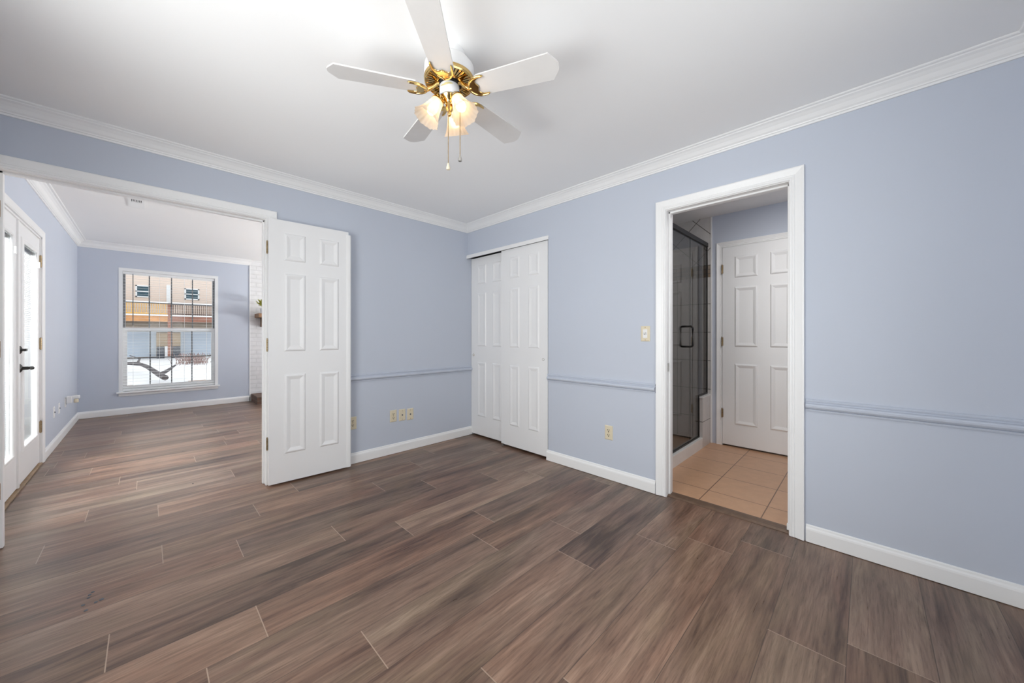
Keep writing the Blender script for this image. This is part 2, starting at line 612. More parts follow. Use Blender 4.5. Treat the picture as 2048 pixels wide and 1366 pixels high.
def plank(x0, x1, y0, y1, xs, ys):
    """One plank clipped to x0..x1, y0..y1; xs, ys its own full extent."""
    if x1 - x0 < 1e-4 or y1 - y0 < 1e-4:
        return
    o = (random.uniform(0, 90), random.uniform(0, 90))
    t = (random.random(), random.random())
    f = bm.faces.new([bm.verts.new((x, y, 0)) for x, y in ((x0, y0), (x1, y0), (x1, y1), (x0, y1))])
    for lp in f.loops:
        c = lp.vert.co
        lp[lays['grain']].uv = (c.x - xs[0] + o[0], c.y - ys[0] + o[1])
        lp[lays['tint']].uv = t
        lp[lays['edge']].uv = (c.x - xs[0], c.y - ys[0])
        lp[lays['far_edge']].uv = (xs[1] - c.x, ys[1] - c.y)


yc = -0.19 - 16 * PW - PW / 2
while yc < YF + 0.05:
    mid = yc + PW / 2
    key = min(known, key=lambda k: abs(k - mid))
    s = known[key] if abs(key - mid) < 0.05 else random.uniform(-2, -0.8)
    s -= PL * 6
    far = mid > 0.115
    xmax = XR2 if far else (0.09 if mid < -1.2 else 0.75)
    while s < xmax:
        x0, x1 = max(s, XL), min(s + PL, xmax)
        y0, y1 = max(yc, YB), min(yc + PW, YF)
        if x1 > x0 and y1 > y0:
            plank(x0, x1, y0, y1, (s, s + PL), (yc, yc + PW))
        s += PL
    yc += PW
# strip of floor inside the bathroom doorway is the threshold's; close the shell under it
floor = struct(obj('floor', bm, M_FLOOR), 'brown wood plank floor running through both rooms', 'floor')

bm = box_uv(boxes((0.085, 1.70, -3.62, -1.22, -0.05, 0.004)))
struct(obj('floor_bathroom', bm, M_FTILE), 'peach square tile floor inside the bathroom doorway', 'floor')

# ------------------------------------------------------------------ walls
# wall with the wide opening (left in the picture)
OX0, OX1, OZ = -3.198, -1.985, 2.068
bm = boxes((XL - 0.02, OX0 - 0.018, 0, T, 0, 2.56), (OX0 - 0.018, OX1 + 0.018, 0, T, OZ + 0.018, 2.56), (OX1 + 0.018, XR2, 0, T, 0, 2.56))
struct(obj('wall_left', bm, M_WALL), 'blue grey wall with the wide doorway into the far room', 'wall')
# wall with closet and bathroom doorway (right in the picture)
CY0, CZ = -1.207, 2.085
BY0, BY1, BZ = -3.003, -2.297, 2.066
bm = boxes((0, T, YB, BY0 - 0.018, 0, 2.56), (0, T, BY0 - 0.018, BY1 + 0.018, BZ + 0.018, 2.56), (0, T, BY1 + 0.018, CY0, 0, 2.56),
           (0, T, CY0, 0, CZ, 2.56))
struct(obj('wall_right', bm, M_WALL), 'blue grey wall with the closet and the bathroom doorway', 'wall')
KX0, KX1 = -2.65, -1.05  # opening of the unseen window added for fill light
bm = boxes((XL - 0.02, KX0, YB - T, YB, 0, 2.56), (KX1, 0.1, YB - T, YB, 0, 2.56), (KX0, KX1, YB - T, YB, 0, 0.55), (KX0, KX1, YB - T, YB, 2.13, 2.56))
struct(obj('wall_back', bm, M_WALL), 'blue grey wall behind the viewer at the right edge', 'wall')
# outer wall on the left with bedroom window and french doors
WY0, WY1, WZ0, WZ1 = -3.00, -1.40, 0.55, 2.05
FY0, FY1, FZ = 0.365, 2.012, 2.052
OT = 0.16
bm = boxes((XL - OT, XL, YB - T, WY0, 0, 2.56), (XL - OT, XL, WY0, WY1, 0, WZ0), (XL - OT, XL, WY0, WY1, WZ1, 2.56), (XL - OT, XL, WY1, FY0, 0, 2.56),
           (XL - OT, XL, FY0, FY1, FZ, 2.56), (XL - OT, XL, FY1, YF + 0.16, 0, 2.56))
struct(obj('wall_outer', bm, M_WALL), 'pale blue side wall of the far room holding the glazed doors', 'wall')
# far wall with the window
VX0, VX1, VZ0, VZ1 = -2.924, -1.791, 0.335, 2.158
BRX = -1.348
bm = boxes((XL, VX0, YF, YF + 0.16, 0, 2.56), (VX0, VX1, YF, YF + 0.16, 0, VZ0), (VX0, VX1, YF, YF + 0.16, VZ1, 2.56), (VX1, XR2, YF, YF + 0.16, 0, 2.56))
struct(obj('wall_far', bm, M_WALL), 'blue grey far wall around the window with blinds', 'wall')
# far room's unseen right wall with a window added for fill light
LY0, LY1 = 1.5, 3.1
bm = boxes((XR2, XR2 + 0.16, 0, LY0, 0, 2.56), (XR2, XR2 + 0.16, LY0, LY1, 0, 0.55), (XR2, XR2 + 0.16, LY0, LY1, 2.13, 2.56),
           (XR2, XR2 + 0.16, LY1, YF + 0.16, 0, 2.56))
struct(obj('wall_far_right', bm, M_WALL), 'blue grey end wall of the far room beside the fireplace', 'wall')

# ceilings
struct(obj('ceiling', boxes((XL - 0.02, 0.02, YB - 0.02, 0.02, H1, H1 + 0.1)), M_CEIL), 'smooth white ceiling with the fan', 'ceiling')
struct(obj('ceiling_far', boxes((XL - 0.02, XR2 + 0.02, T - 0.02, YF + 0.02, H2, H2 + 0.1)), M_CEIL), 'white ceiling of the far room with an air vent', 'ceiling')

# bathroom shell
BX = 1.67
bm = boxes((BX, BX + 0.1, -3.62, -2.93, 0, 2.46), (BX, BX + 0.1, -2.93, -2.235, 2.10, 2.46), (BX, BX + 0.1, -2.235, -2.125, 0, 2.46),
           (T, BX + 0.1, -3.70, -3.60, 0, 2.46))
struct(obj('wall_bathroom', bm, M_WALL), 'blue grey bathroom wall above the closed white door', 'wall')
struct(obj('ceiling_bathroom', boxes((T, BX + 0.1, -3.7, -1.22, 2.452, 2.50)), M_CEIL), 'plain white ceiling of the bathroom', 'ceiling')
# shower walls: field tile, border, diagonal tile above
bm = bmesh.new()
for z0, z1, mi in ((0, 1.80, 0), (1.80, 1.935, 1), (1.935, 2.452, 2)):
    box(bm, BX - 0.004, BX + 0.1, -2.125, -1.22, z0, z1, mi)      # far
    box(bm, T, BX, -1.28, -1.22, z0, z1, mi)                # side
    box(bm, T - 0.005, T + 0.010, -2.08, -1.28, z0, z1, mi)       # back of the front wall
box_uv(bm)
struct(obj('wall_shower', bm, [M_STILE, M_BAND, M_DTILE]), 'grey beige tiled shower wall with a brown border band', 'wall')
bm = boxes((BX - 0.012, BX, -2.135, -2.12, 0.0, 2.452))
struct(obj('trim_1', bm, M_TRIM), 'narrow white edging strip between shower tile and blue wall', 'trim')

# closet inside
bm = boxes((0.75, 0.8, -1.3, 0.0, 0, 2.5), (T, 0.8, -1.22, CY0, 0, 2.5), (T, 0.8, -1.22, 0.0, 2.2, 2.3))
struct(obj('wall_closet', bm, M_WALL), 'inner walls of the closet behind its sliding doors', 'wall')

# ------------------------------------------------------------------ crown, base, chair rail
XY = lambda x, y, b: Vector((x, y, b))


def crown_prof(h, d=0.08, p=0.08):
    return [(0, h), (0, h - d), (0.008, h - d), (0.010, h - d + 0.010), (0.016, h - d + 0.012), (0.018, h - d + 0.018),
            (0.026, h - d + 0.026), (0.038, h - 0.036), (0.052, h - 0.022), (0.064, h - 0.015), (0.067, h - 0.010), (p - 0.004, h - 0.008), (p, h - 0.004), (p, h)]


bm = sweep(bmesh.new(), [(XL, YB), (0, YB), (0, 0), (XL, 0)], crown_prof(H1), XY, closed=True)
struct(obj('trim_2', bm, M_TRIM), 'white crown moulding around the front room ceiling', 'crown moulding')
bm = sweep(bmesh.new(), [(BRX, YF), (XL, YF), (XL, T), (XR2, T)], crown_prof(H2, 0.09, 0.085), XY)
struct(obj('trim_3', bm, M_TRIM), 'white crown moulding around the far room ceiling', 'crown moulding')

BASE = [(0, 0.003), (0.014, 0.003), (0.014, 0.070), (0.0125, 0.078), (0.008, 0.086), (0.007, 0.093), (0.004, 0.098), (0, 0.098)]
struct(obj('baseboard_left', sweep(bmesh.new(), [(0.06, 0), (OX1 + 0.066, 0)], BASE, XY), M_TRIM), 'white baseboard below the three ivory plates', 'baseboard')
struct(obj('baseboard_right', sweep(bmesh.new(), [(0, BY1 + 0.078), (0, CY0 + 0.012)], BASE, XY), M_TRIM), 'white baseboard between closet and bathroom doorway', 'baseboard')
struct(obj('baseboard_front', sweep(bmesh.new(), [(XL, YB), (0, YB), (0, BY0 - 0.078)], BASE, XY), M_TRIM), 'white baseboard right of the bathroom doorway', 'baseboard')
struct(obj('baseboard_outer', sweep(bmesh.new(), [(XL, -0.02), (XL, YB)], BASE, XY), M_TRIM), 'white baseboard below the front room window', 'baseboard')
struct(obj('baseboard_far', sweep(bmesh.new(), [(BRX, YF), (XL, YF), (XL, FY1 + 0.045)], BASE, XY), M_TRIM), 'white baseboard along the far room corner under the window', 'baseboard')

RAIL = [(0, 0.742), (0.010, 0.742), (0.012, 0.750), (0.008, 0.7525), (0.018, 0.757), (0.025, 0.766), (0.026, 0.775), (0.021, 0.782), (0.010, 0.786), (0.006, 0.792), (0.008, 0.7955), (0.015, 0.797), (0.016, 0.802), (0.008, 0.808), (0, 0.809)]
struct(obj('trim_4', sweep(bmesh.new(), [(0.055, 0), (OX1 + 0.066, 0)], RAIL, XY), M_WALL), 'blue painted chair rail on the wall with the open door', 'chair rail')
struct(obj('trim_5', sweep(bmesh.new(), [(0, BY1 + 0.078), (0, CY0)], RAIL, XY), M_WALL), 'blue painted chair rail between closet and bathroom doorway', 'chair rail')
struct(obj('trim_6', sweep(bmesh.new(), [(0, YB), (0, BY0 - 0.078)], RAIL, XY), M_WALL), 'blue painted chair rail right of the bathroom doorway', 'chair rail')

# casings: profile a = outward from the opening, b = out of the wall
CASE = [(0.004, 0), (0.004, 0.010), (0.007, 0.012), (0.014, 0.012), (0.017, 0.009), (0.020, 0.012), (0.026, 0.013), (0.030, 0.010), (0.034, 0.011), (0.050, 0.015), (0.064, 0.019),
        (0.070, 0.019), (0.072, 0.016), (0.072, 0)]


def casing(name, u0, u1, zt, to3d, label, m=M_TRIM, prof=CASE):
    # travel so that the outside lies to the left
    bm = sweep(bmesh.new(), [(u0, 0.003), (u0, zt), (u1, zt), (u1, 0.003)], prof, to3d)
    return struct(obj(name, bm, m), label, 'door casing')


casing('trim_7', OX0, OX1, OZ, lambda u, z, b: Vector((u, -b, z)), 'white casing of the wide doorway to the far room')
casing('trim_8', BY0, BY1, BZ, lambda u, z, b: Vector((-b, u, z)), 'white moulded casing of the bathroom doorway')
casing('trim_9', FY0, FY1, FZ, lambda u, z, b: Vector((XL + b, u, z)), 'white casing around the glazed double doors',
       prof=[(a * 0.82, b) for a, b in CASE])
casing('trim_10', -2.925, -2.235, 2.095, lambda u, z, b: Vector((BX - b, u, z)), 'white casing of the closed bathroom door',
       prof=[(a * 0.80, b) for a, b in CASE])


# jambs
def jamb(name, lo, hi, zt, y0, y1, swap, label):
    """Lining and stop of an opening lo..hi; depth y0..y1; swap puts the opening on the y axis."""
    bm = bmesh.new()
    ym = y0 + 0.045
    bs = [(lo - 0.018, lo, y0, y1, 0, zt + 0.018), (hi, hi + 0.018, y0, y1, 0, zt + 0.018), (lo, hi, y0, y1, zt, zt + 0.018),
          (lo, lo + 0.011, ym, ym + 0.034, 0.004, zt), (hi - 0.011, hi, ym, ym + 0.034, 0.004, zt), (lo, hi, ym, ym + 0.034, zt - 0.011, zt)]
    for a, b, c, d, e, f in bs:
        if swap:
            box(bm, c, d, a, b, e, f, bev=0.0012)
        else:
            box(bm, a, b, c, d, e, f, bev=0.0012)
    return struct(obj(name, bm, M_TRIM), label, 'door jamb')


jamb('trim_11', OX0, OX1, OZ, -0.002, T + 0.002, False, 'white jamb lining the wide doorway')
jamb('trim_12', BY0, BY1, BZ, -0.002, T + 0.002, True, 'white jamb lining the bathroom doorway')
bm = boxes((OX0, OX1, T, T + 0.012, OZ + 0.004, OZ + 0.07))
for s in (OX0 - 0.07, OX1):
    box(bm, s, s + 0.07, T, T + 0.012, 0, OZ + 0.07)
struct(obj('trim_13', bm, M_TRIM), 'white casing on the far side of the wide doorway', 'door casing')
# strike plate on the bathroom jamb
o = obj('strike_plate', boxes((0.02, 0.05, BY1 - 0.0025, BY1 + 0.001, 0.905, 0.965)), M_STEEL)
tag(o, 'small steel strike plate on the left jamb of the bathroom doorway', 'strike plate')
# threshold strips
bm = bmesh.new()
sweep(bm, [(BY1, 0), (BY0, 0)], [(0.0, 0.0), (0.0, 0.003), (-0.014, 0.011), (-0.060, 0.013), (-0.080, 0.011), (-0.084, 0.004), (-0.084, 0)],
      lambda u, w, b: Vector((w + 0.016, u, b)))
struct(obj('trim_14', bm, M_THRESH), 'brown reducer strip across the bathroom doorway', 'threshold')

# ------------------------------------------------------------------ doors
ROWS = [(0.222, 0.845), (1.028, 1.640), (1.742, 1.957)]


def slab(w, h, t, cols, rows, both=True, depth=0.010):
    """Six-panel door leaf: x 0..w, y -t..0 (front at y=-t), z 0..h, moulded panels on the faces."""
    bm = bmesh.new()
    xs = sorted({0, w, *[c for p in cols for c in p]})
    zs = sorted({0, h, *[c for p in rows for c in p]})

    def face(y, sgn):
        for i in range(len(xs) - 1):
            for j in range(len(zs) - 1):
                x0, x1, z0, z1 = xs[i], xs[i + 1], zs[j], zs[j + 1]
                if (x0, x1) in cols and (z0, z1) in rows:
                    rings = []
                    for off, dp in ((0, 0), (0.006, -depth * 0.7), (0.012, -depth), (0.017, -depth), (0.040, -0.0015), (0.042, -0.001)):
                        yy = y - sgn * dp
                        rings.append([bm.verts.new((x0 + off, yy, z0 + off)), bm.verts.new((x1 - off, yy, z0 + off)),
                                      bm.verts.new((x1 - off, yy, z1 - off)), bm.verts.new((x0 + off, yy, z1 - off))])
                    for a, b in zip(rings, rings[1:]):
                        for k in range(4):
                            bm.faces.new((a[k], a[(k + 1) % 4], b[(k + 1) % 4], b[k]))
                    bm.faces.new(rings[-1])
                else:
                    bm.faces.new([bm.verts.new(c) for c in ((x0, y, z0), (x1, y, z0), (x1, y, z1), (x0, y, z1))])
    face(-t, -1)
    if both:
        face(0, 1)
    else:
        bm.faces.new([bm.verts.new(c) for c in ((0, 0, 0), (w, 0, 0), (w, 0, h), (0, 0, h))])
    for q in (((0, 0), (0, 1)), ((1, 0), (1, 1)),):
        x = w if q[0][0] else 0
        bm.faces.new([bm.verts.new(c) for c in ((x, 0, 0), (x, -t, 0), (x, -t, h), (x, 0, h))])
    for z in (0, h):
        bm.faces.new([bm.verts.new(c) for c in ((0, 0, z), (w, 0, z), (w, -t, z), (0, -t, z))])
    bmesh.ops.remove_doubles(bm, verts=bm.verts, dist=1e-5)
    return bm


def hinge_bm(h=0.09, r=0.006):
    bm = bmesh.new()
    for k in range(5):
        lathe(bm, [(0, -h / 2 + k * h / 5 + 0.001), (r, -h / 2 + k * h / 5 + 0.001), (r, -h / 2 + (k + 1) * h / 5 - 0.001), (0, -h / 2 + (k + 1) * h / 5 - 0.001)], 10)
    lathe(bm, [(0, h / 2), (0.004, h / 2), (0.005, h / 2 + 0.004), (0, h / 2 + 0.008)], 10)
    lathe(bm, [(0, -h / 2), (0.004, -h / 2), (0.005, -h / 2 - 0.004), (0, -h / 2 - 0.008)], 10)
    return bm


def hinges(parent, x, y, zs, leaf):
    first = None
    for z in zs:
        bm = hinge_bm()
        box(bm, *leaf, -0.044, 0.044)
        o = obj('hinge', bm, M_HINGE, parent, smooth=True)
        o.location = (x, y, z)


# open leaf, folded back against the left wall
d = empty('door_1', (-1.977, -0.026, 0.014), math.atan2(-0.028, 0.588))
struct(d, 'open white six panel door folded back against the wall', 'door')
obj('door_leaf', slab(0.588, 2.056, 0.035, [(0.104, 0.253), (0.356, 0.507)], ROWS), M_DOOR, d)
bm = bmesh.new()
extrude(bm, [(0.570, -0.038), (0.586, -0.041), (0.600, -0.041), (0.608, -0.036), (0.610, -0.028), (0.606, -0.022), (0.590, -0.021), (0.590, -0.034), (0.570, -0.0345)], 2.030, z0=0.0)
obj('edge_moulding', bm, M_TRIM, d)
hinges(d, -0.006, -0.016, (1.833, 1.079, 0.317), (-0.004, 0.0005, 0.003, 0.016))
# other leaf, swung along the side wall, almost wholly beyond the frame
d = empty('door_2', (-3.206, -0.03, 0.014), -PI / 2)
struct(d, 'white door leaf swung open at the left edge of the wide doorway', 'door')
obj('door_leaf', slab(0.588, 2.056, 0.035, [(0.104, 0.253), (0.356, 0.507)], ROWS), M_DOOR, d)
hinges(d, -0.006, 0.006, (1.833, 1.079, 0.317), (-0.004, 0.0005, 0.003, 0.016))

# closet doors
for nm, y0, y1, xf, cols, label in (
        ('door_3', -1.192, -0.560, 0.012, [(0.106, 0.246), (0.367, 0.505)], 'front white sliding closet door with a round pull at its right edge'),
        ('door_4', -0.622, -0.004, 0.056, [(0.103, 0.248), (0.357, 0.506)], 'rear white sliding closet door beside the corner')):
    w = y1 - y0
    d = empty(nm, (xf + 0.034, y0, 0.022), PI / 2)
    # local x runs along +y of the room; the front face must look to -x of the room, which is +y local
    struct(d, label, 'closet door')
    bmx = slab(w, 2.040, 0.034, cols, [(a - 0.008, b - 0.008) for a, b in ROWS], both=False, depth=0.007)
    bmesh.ops.transform(bmx, matrix=Matrix.Translation((0, 0.034 - 0.034, 0)) @ Matrix.Scale(-1, 4, (0, 1, 0)), verts=bmx.verts)
    obj('door_leaf', bmx, M_DOOR, d)
    px = 0.055 if nm == 'door_3' else w - 0.040
    bm = bmesh.new()
    lathe(bm, [(0.0, -0.004), (0.009, -0.004), (0.010, 0.0005), (0.0125, 0.0022), (0.014, 0.0008), (0.014, -0.001)], 20,
          (px, 0.0342, 0.915), Matrix.Rotation(-PI / 2, 3, 'X'))
    obj('finger_pull', bm, M_STEEL if nm == 'door_3' else M_HINGE, d, smooth=True)
bm = bmesh.new()
extrude(bm, [(-0.018, 2.060), (-0.018, 2.094), (-0.014, 2.098), (0.09, 2.098), (0.09, 2.085), (-0.006, 2.085), (-0.006, 2.060)], 1.0,
        Matrix(((1, 0, 0, 0), (0, 0, -1.215, -0.002), (0, 1, 0, 0), (0, 0, 0, 1))))
struct(obj('trim_15', bm, M_TRIM), 'white track valance above the closet doors', 'valance')
bm = boxes((0.0, 0.115, -1.2, -0.004, 2.072, 2.0845))
struct(obj('trim_16', bm, M_DARK), 'dark closet door track under the white valance', 'door track')
bm = bmesh.new()
box(bm, 0.006, 0.052, -0.600, -0.570, 0.0, 0.006)
box(bm, 0.002, 0.008, -0.595, -0.575, 0.0, 0.030, bev=0.001)
box(bm, 0.047, 0.053, -0.595, -0.575, 0.0, 0.030, bev=0.001)
tag(obj('floor_guide', bm, M_STEEL), 'small metal floor guide under the closet doors', 'door guide')

# closed bathroom door
d = empty('door_5', (BX + 0.012, -2.925 + 0.002, 0.022), PI / 2)
struct(d, 'closed white six panel door inside the bathroom', 'door')
bmx = slab(0.686, 2.066, 0.034, [(0.100, 0.270), (0.372, 0.573)], [(a - 0.0, b + 0.005) for a, b in ROWS], both=False)
# mirror so the hinge side sits at the high-y end
bmesh.ops.transform(bmx, matrix=Matrix.Scale(-1, 4, (0, 1, 0)), verts=bmx.verts)
bmesh.ops.transform(bmx, matrix=Matrix.Translation((0, -0.034 + 0.030, 0)), verts=bmx.verts)
obj('door_leaf', bmx, M_DOOR, d)
hinges(d, 0.690, 0.036, (1.844, 1.079, 0.325), (-0.012, 0.002, -0.004, -0.001))
bm = bmesh.new()
lathe(bm, [(0, 0), (0.028, 0), (0.026, 0.006), (0.012, 0.01), (0.010, 0.03), (0.024, 0.036), (0.028, 0.05), (0.02, 0.064), (0, 0.066)], 20,
      (0.06, 0.030, 0.93), Matrix.Rotation(-PI / 2, 3, 'X'))
obj('door_knob', bm, M_HINGE, d, smooth=True)
bm = boxes((BX - 0.002, BX + 0.10, -2.945, -2.925, 0, 2.11), (BX - 0.002, BX + 0.10, -2.235, -2.225, 0, 2.11), (BX - 0.002, BX + 0.10, -2.945, -2.225, 2.092, 2.11),
           (BX + 0.06, BX + 0.1, -2.93, -2.23, 0, 2.1))
struct(obj('trim_17', bm, M_TRIM), 'white jamb around the closed bathroom door', 'door jamb')
struct(obj('trim_18', boxes((BX - 0.001, BX + 0.09, -2.925, -2.236, 0.0, 0.010)), M_THRESH), 'brown sill under the closed bathroom door', 'threshold')

# ------------------------------------------------------------------ glazed double doors
GY0, GY1 = 0.380, 1.998
LW = (GY1 - GY0) / 2 - 0.002
bm = boxes((XL - OT, XL + 0.002, FY0, FY0 + 0.014, 0, FZ), (XL - OT, XL + 0.002, FY1 - 0.012, FY1, 0, FZ), (XL - OT, XL + 0.002, FY0, FY1, FZ - 0.014, FZ))
struct(obj('trim_19', bm, M_TRIM), 'white jamb around the glazed double doors', 'door jamb')
bm = bmesh.new()
box(bm, XL - OT, XL - 0.055, FY0, FY1, 0.0, 0.022)
box(bm, XL - 0.055, XL + 0.012, FY0, FY1, 0.0, 0.014, bev=0.004)
struct(obj('trim_20', bm, M_SILLW), 'worn wooden sill under the glazed double doors', 'threshold')


def french(name, y0, label, handle, hinge_y):
    d = empty(name, (XL - 0.050, y0, 0.026))
    struct(d, label, 'glazed door')
    g0, g1, z0, z1 = 0.150, LW - 0.150, 0.27, 1.87          # glass opening
    t = 0.045
    bm = boxes((0, t, 0, g0, 0, 2.008), (0, t, g1, LW, 0, 2.008), (0, t, g0, g1, 0, z0), (0, t, g0, g1, z1, 2.008))
    obj('door_leaf', bm, M_DOOR, d)
    # raised glazing frame around the light, inside face
    prof = [(0, t), (0, t + 0.006), (0.006, t + 0.012), (0.016, t + 0.013), (0.026, t + 0.009), (0.034, t + 0.010), (0.040, t + 0.004), (0.040, t)]
    bm = sweep(bmesh.new(), [(g0, z0), (g0, z1), (g1, z1), (g1, z0)], [(a - 0.008, b) for a, b in prof], lambda u, z, b: Vector((b, u, z)), closed=True)
    obj('glazing_frame', bm, M_TRIM, d)
    obj('glass_pane', boxes((0.034, 0.038, g0, g1, z0, z1)), M_FGLASS, d)
    obj('outer_pane', boxes((0.004, 0.008, g0, g1, z0, z1)), M_FGLASS, d)
    # blind sealed between the panes
    bm = bmesh.new()
    n = 100
    for k in range(n):
        z = z0 + 0.012 + (z1 - z0 - 0.055) * k / (n - 1)
        a, w = math.radians(-64), 0.0090
        c, s_ = math.cos(a) * w, math.sin(a) * w
        x = 0.021
        vs = [bm.verts.new(p) for p in ((x - c, g0 + 0.012, z - s_), (x + c, g0 + 0.012, z + s_), (x + c, g1 - 0.012, z + s_), (x - c, g1 - 0.012, z - s_))]
        bm.faces.new(vs)
    bl = obj('sealed_blind', bm, M_BLIND, d)
    obj('blind_headrail', boxes((0.012, 0.030, g0 + 0.004, g1 - 0.004, z1 - 0.034, z1 - 0.006)), M_GRILLE, d)
    bm = boxes((t + 0.004, t + 0.022, g1 - 0.004, g1 + 0.020, z1 - 0.14, z1 - 0.085))
    obj('blind_slider', bm, M_WPLAST, d)
    obj('slider_track', boxes((t + 0.002, t + 0.010, g1 + 0.001, g1 + 0.010, z0, z1)), M_GRILLE, d)
    for z in (1.810, 1.066, 0.314):
        bm = hinge_bm(0.10, 0.007)
        s = 1 if hinge_y > LW / 2 else -1
        box(bm, -0.010, 0.001, min(0, s * 0.028), max(0, s * 0.028), -0.05, 0.05)
        box(bm, -0.010, 0.001, min(0, -s * 0.016), max(0, -s * 0.016), -0.05, 0.05)
        h = obj('hinge', bm, M_HINGE, d, smooth=True)
        h.location = (t + 0.007, hinge_y, z)
    if handle:
        # deadbolt thumb turn
        bm = bmesh.new()
        R = Matrix.Rotation(PI / 2, 3, 'Y')
        lathe(bm, [(0, 0), (0.030, 0), (0.030, 0.006), (0.022, 0.012), (0.010, 0.014), (0.009, 0.028), (0, 0.028)], 24, (t, 0.068, 1.030), R)
        box(bm, t + 0.024, t + 0.036, 0.045, 0.091, 1.020, 1.040, bev=0.004)
        obj('deadbolt', bm, M_BLACK, d, smooth=True)
        bm = bmesh.new()
        lathe(bm, [(0, 0), (0.033, 0), (0.033, 0.005), (0.024, 0.012), (0.013, 0.016), (0.012, 0.045), (0, 0.046)], 24, (t, 0.068, 0.890), R)
        tube(bm, [(t + 0.040, 0.064, 0.890), (t + 0.046, 0.085, 0.892), (t + 0.047, 0.120, 0.892), (t + 0.046, 0.150, 0.889), (t + 0.044, 0.172, 0.884), (t + 0.043, 0.186, 0.886)],
             0.008, 12, [0.011, 0.010, 0.008, 0.012, 0.015, 0.006])
        obj('lever_handle', bm, M_BLACK, d, smooth=True)
        obj('astragal', boxes((t, t + 0.010, -0.016, 0.016, 0, 2.004)), M_TRIM, d)
    return d


french('door_6', GY0, 'glazed door leaf at the left frame edge with a sealed blind', False, 0.0)
french('door_7', GY0 + LW + 0.004, 'glazed door leaf with black lever handle and deadbolt', True, LW + 0.001)

# ------------------------------------------------------------------ windows


def plain_window(name, x, y0, y1, z0, z1, label, sgn):
    """Simple two-sash window in a wall that faces x (outside of the picture)."""
    w = empty(name, (x, y0, z0))
    struct(w, label, 'window')
    W_, H_ = y1 - y0, z1 - z0
    bm = boxes((-0.03, 0.03, 0, 0.05, 0, H_), (-0.03, 0.03, W_ - 0.05, W_, 0, H_), (-0.03, 0.03, 0.05, W_ - 0.05, 0, 0.05), (-0.03, 0.03, 0.05, W_ - 0.05, H_ - 0.05, H_),
               (-0.02, 0.02, 0.05, W_ - 0.05, H_ / 2 - 0.025, H_ / 2 + 0.025))
    obj('window_frame', bm, M_VINYL, w)
    obj('pane', boxes((-0.003, 0.003, 0.05, W_ - 0.05, 0.05, H_ / 2 - 0.025), (-0.003, 0.003, 0.05, W_ - 0.05, H_ / 2 + 0.025, H_ - 0.05)), M_GLASS, w)
    return w


plain_window('window_2', XL - 0.10, WY0, WY1, WZ0, WZ1, 'two sash window in the outer wall left of the viewer', 1)
plain_window('added_window_3', XR2 + 0.10, LY0, LY1, 0.55, 2.13, 'unseen window added in the end wall to light the far room', -1)

o = plain_window('added_window_4', 0, 0, KX1 - KX0, 0.55, 2.13, 'unseen window added in the wall behind the viewer for fill light', -1)
o.location = (KX0, YB - 0.07, 0.55)
o.rotation_euler = (0, 0, -PI / 2)
o.location = (KX0, YB - 0.07, 0.55)

# the far window in view
wn = empty('window_1', (VX0, YF, VZ0))
struct(wn, 'tall white two sash window with grilles in the far wall', 'window')
WW, WH = VX1 - VX0, VZ1 - VZ0
F0 = 0.040
bm = boxes((0, F0, -0.004, 0.14, 0, WH), (WW - F0, WW, -0.004, 0.14, 0, WH), (F0, WW - F0, -0.004, 0.14, WH - 0.045, WH), (F0, WW - F0, 0.02, 0.14, 0, 0.03))
obj('window_frame', bm, M_VINYL, wn)
mz = 1.25 - VZ0
bm = boxes((F0, F0 + 0.026, 0.075, 0.12, mz, WH - 0.045), (WW - F0 - 0.022, WW - F0, 0.075, 0.12, mz, WH - 0.045))
obj('gap_shade_strip', bm, M_GRILLE, wn)  # dark strips painted in for the shaded gap beside the upper sash


def sash(name, z0, z1, y0, y1, st, rail):
    bm = boxes((F0, F0 + st, y0, y1, z0, z1), (WW - F0 - st, WW - F0, y0, y1, z0, z1), (F0 + st, WW - F0 - st, y0, y1, z0, z0 + rail), (F0 + st, WW - F0 - st, y0, y1, z1 - rail, z1))
    s = obj(name, bm, M_VINYL, wn)
    obj('pane', boxes((F0 + st, WW - F0 - st, (y0 + y1) / 2 - 0.002, (y0 + y1) / 2 + 0.002, z0 + rail, z1 - rail)), M_GLASS, s)
    bm = bmesh.new()
    x0, x1 = F0 + st, WW - F0 - st
    ym = (y0 + y1) / 2
    for k in (1, 2, 3):
        x = x0 + (x1 - x0) * k / 4
        box(bm, x - 0.007, x + 0.007, ym + 0.003, ym + 0.011, z0 + rail, z1 - rail)
    zz = (z0 + z1) / 2
    box(bm, x0, x1, ym + 0.003, ym + 0.011, zz - 0.007, zz + 0.007)
    obj('grille', bm, M_GRILLE, s)


sash('upper_sash', mz - 0.03, WH - 0.045, 0.085, 0.115, 0.028, 0.034)
sash('lower_sash', 0.03, mz + 0.03, 0.045, 0.078, 0.045, 0.050)
bm = bmesh.new()
box(bm, -0.022, WW + 0.022, -0.040, 0.05, -0.022, 0.0, bev=0.004)
obj('window_sill', bm, M_TRIM, wn)
bm = bmesh.new()
box(bm, 0.0, WW, -0.012, 0.0, -0.065, -0.022, bev=0.003)
obj('apron', bm, M_TRIM, wn)

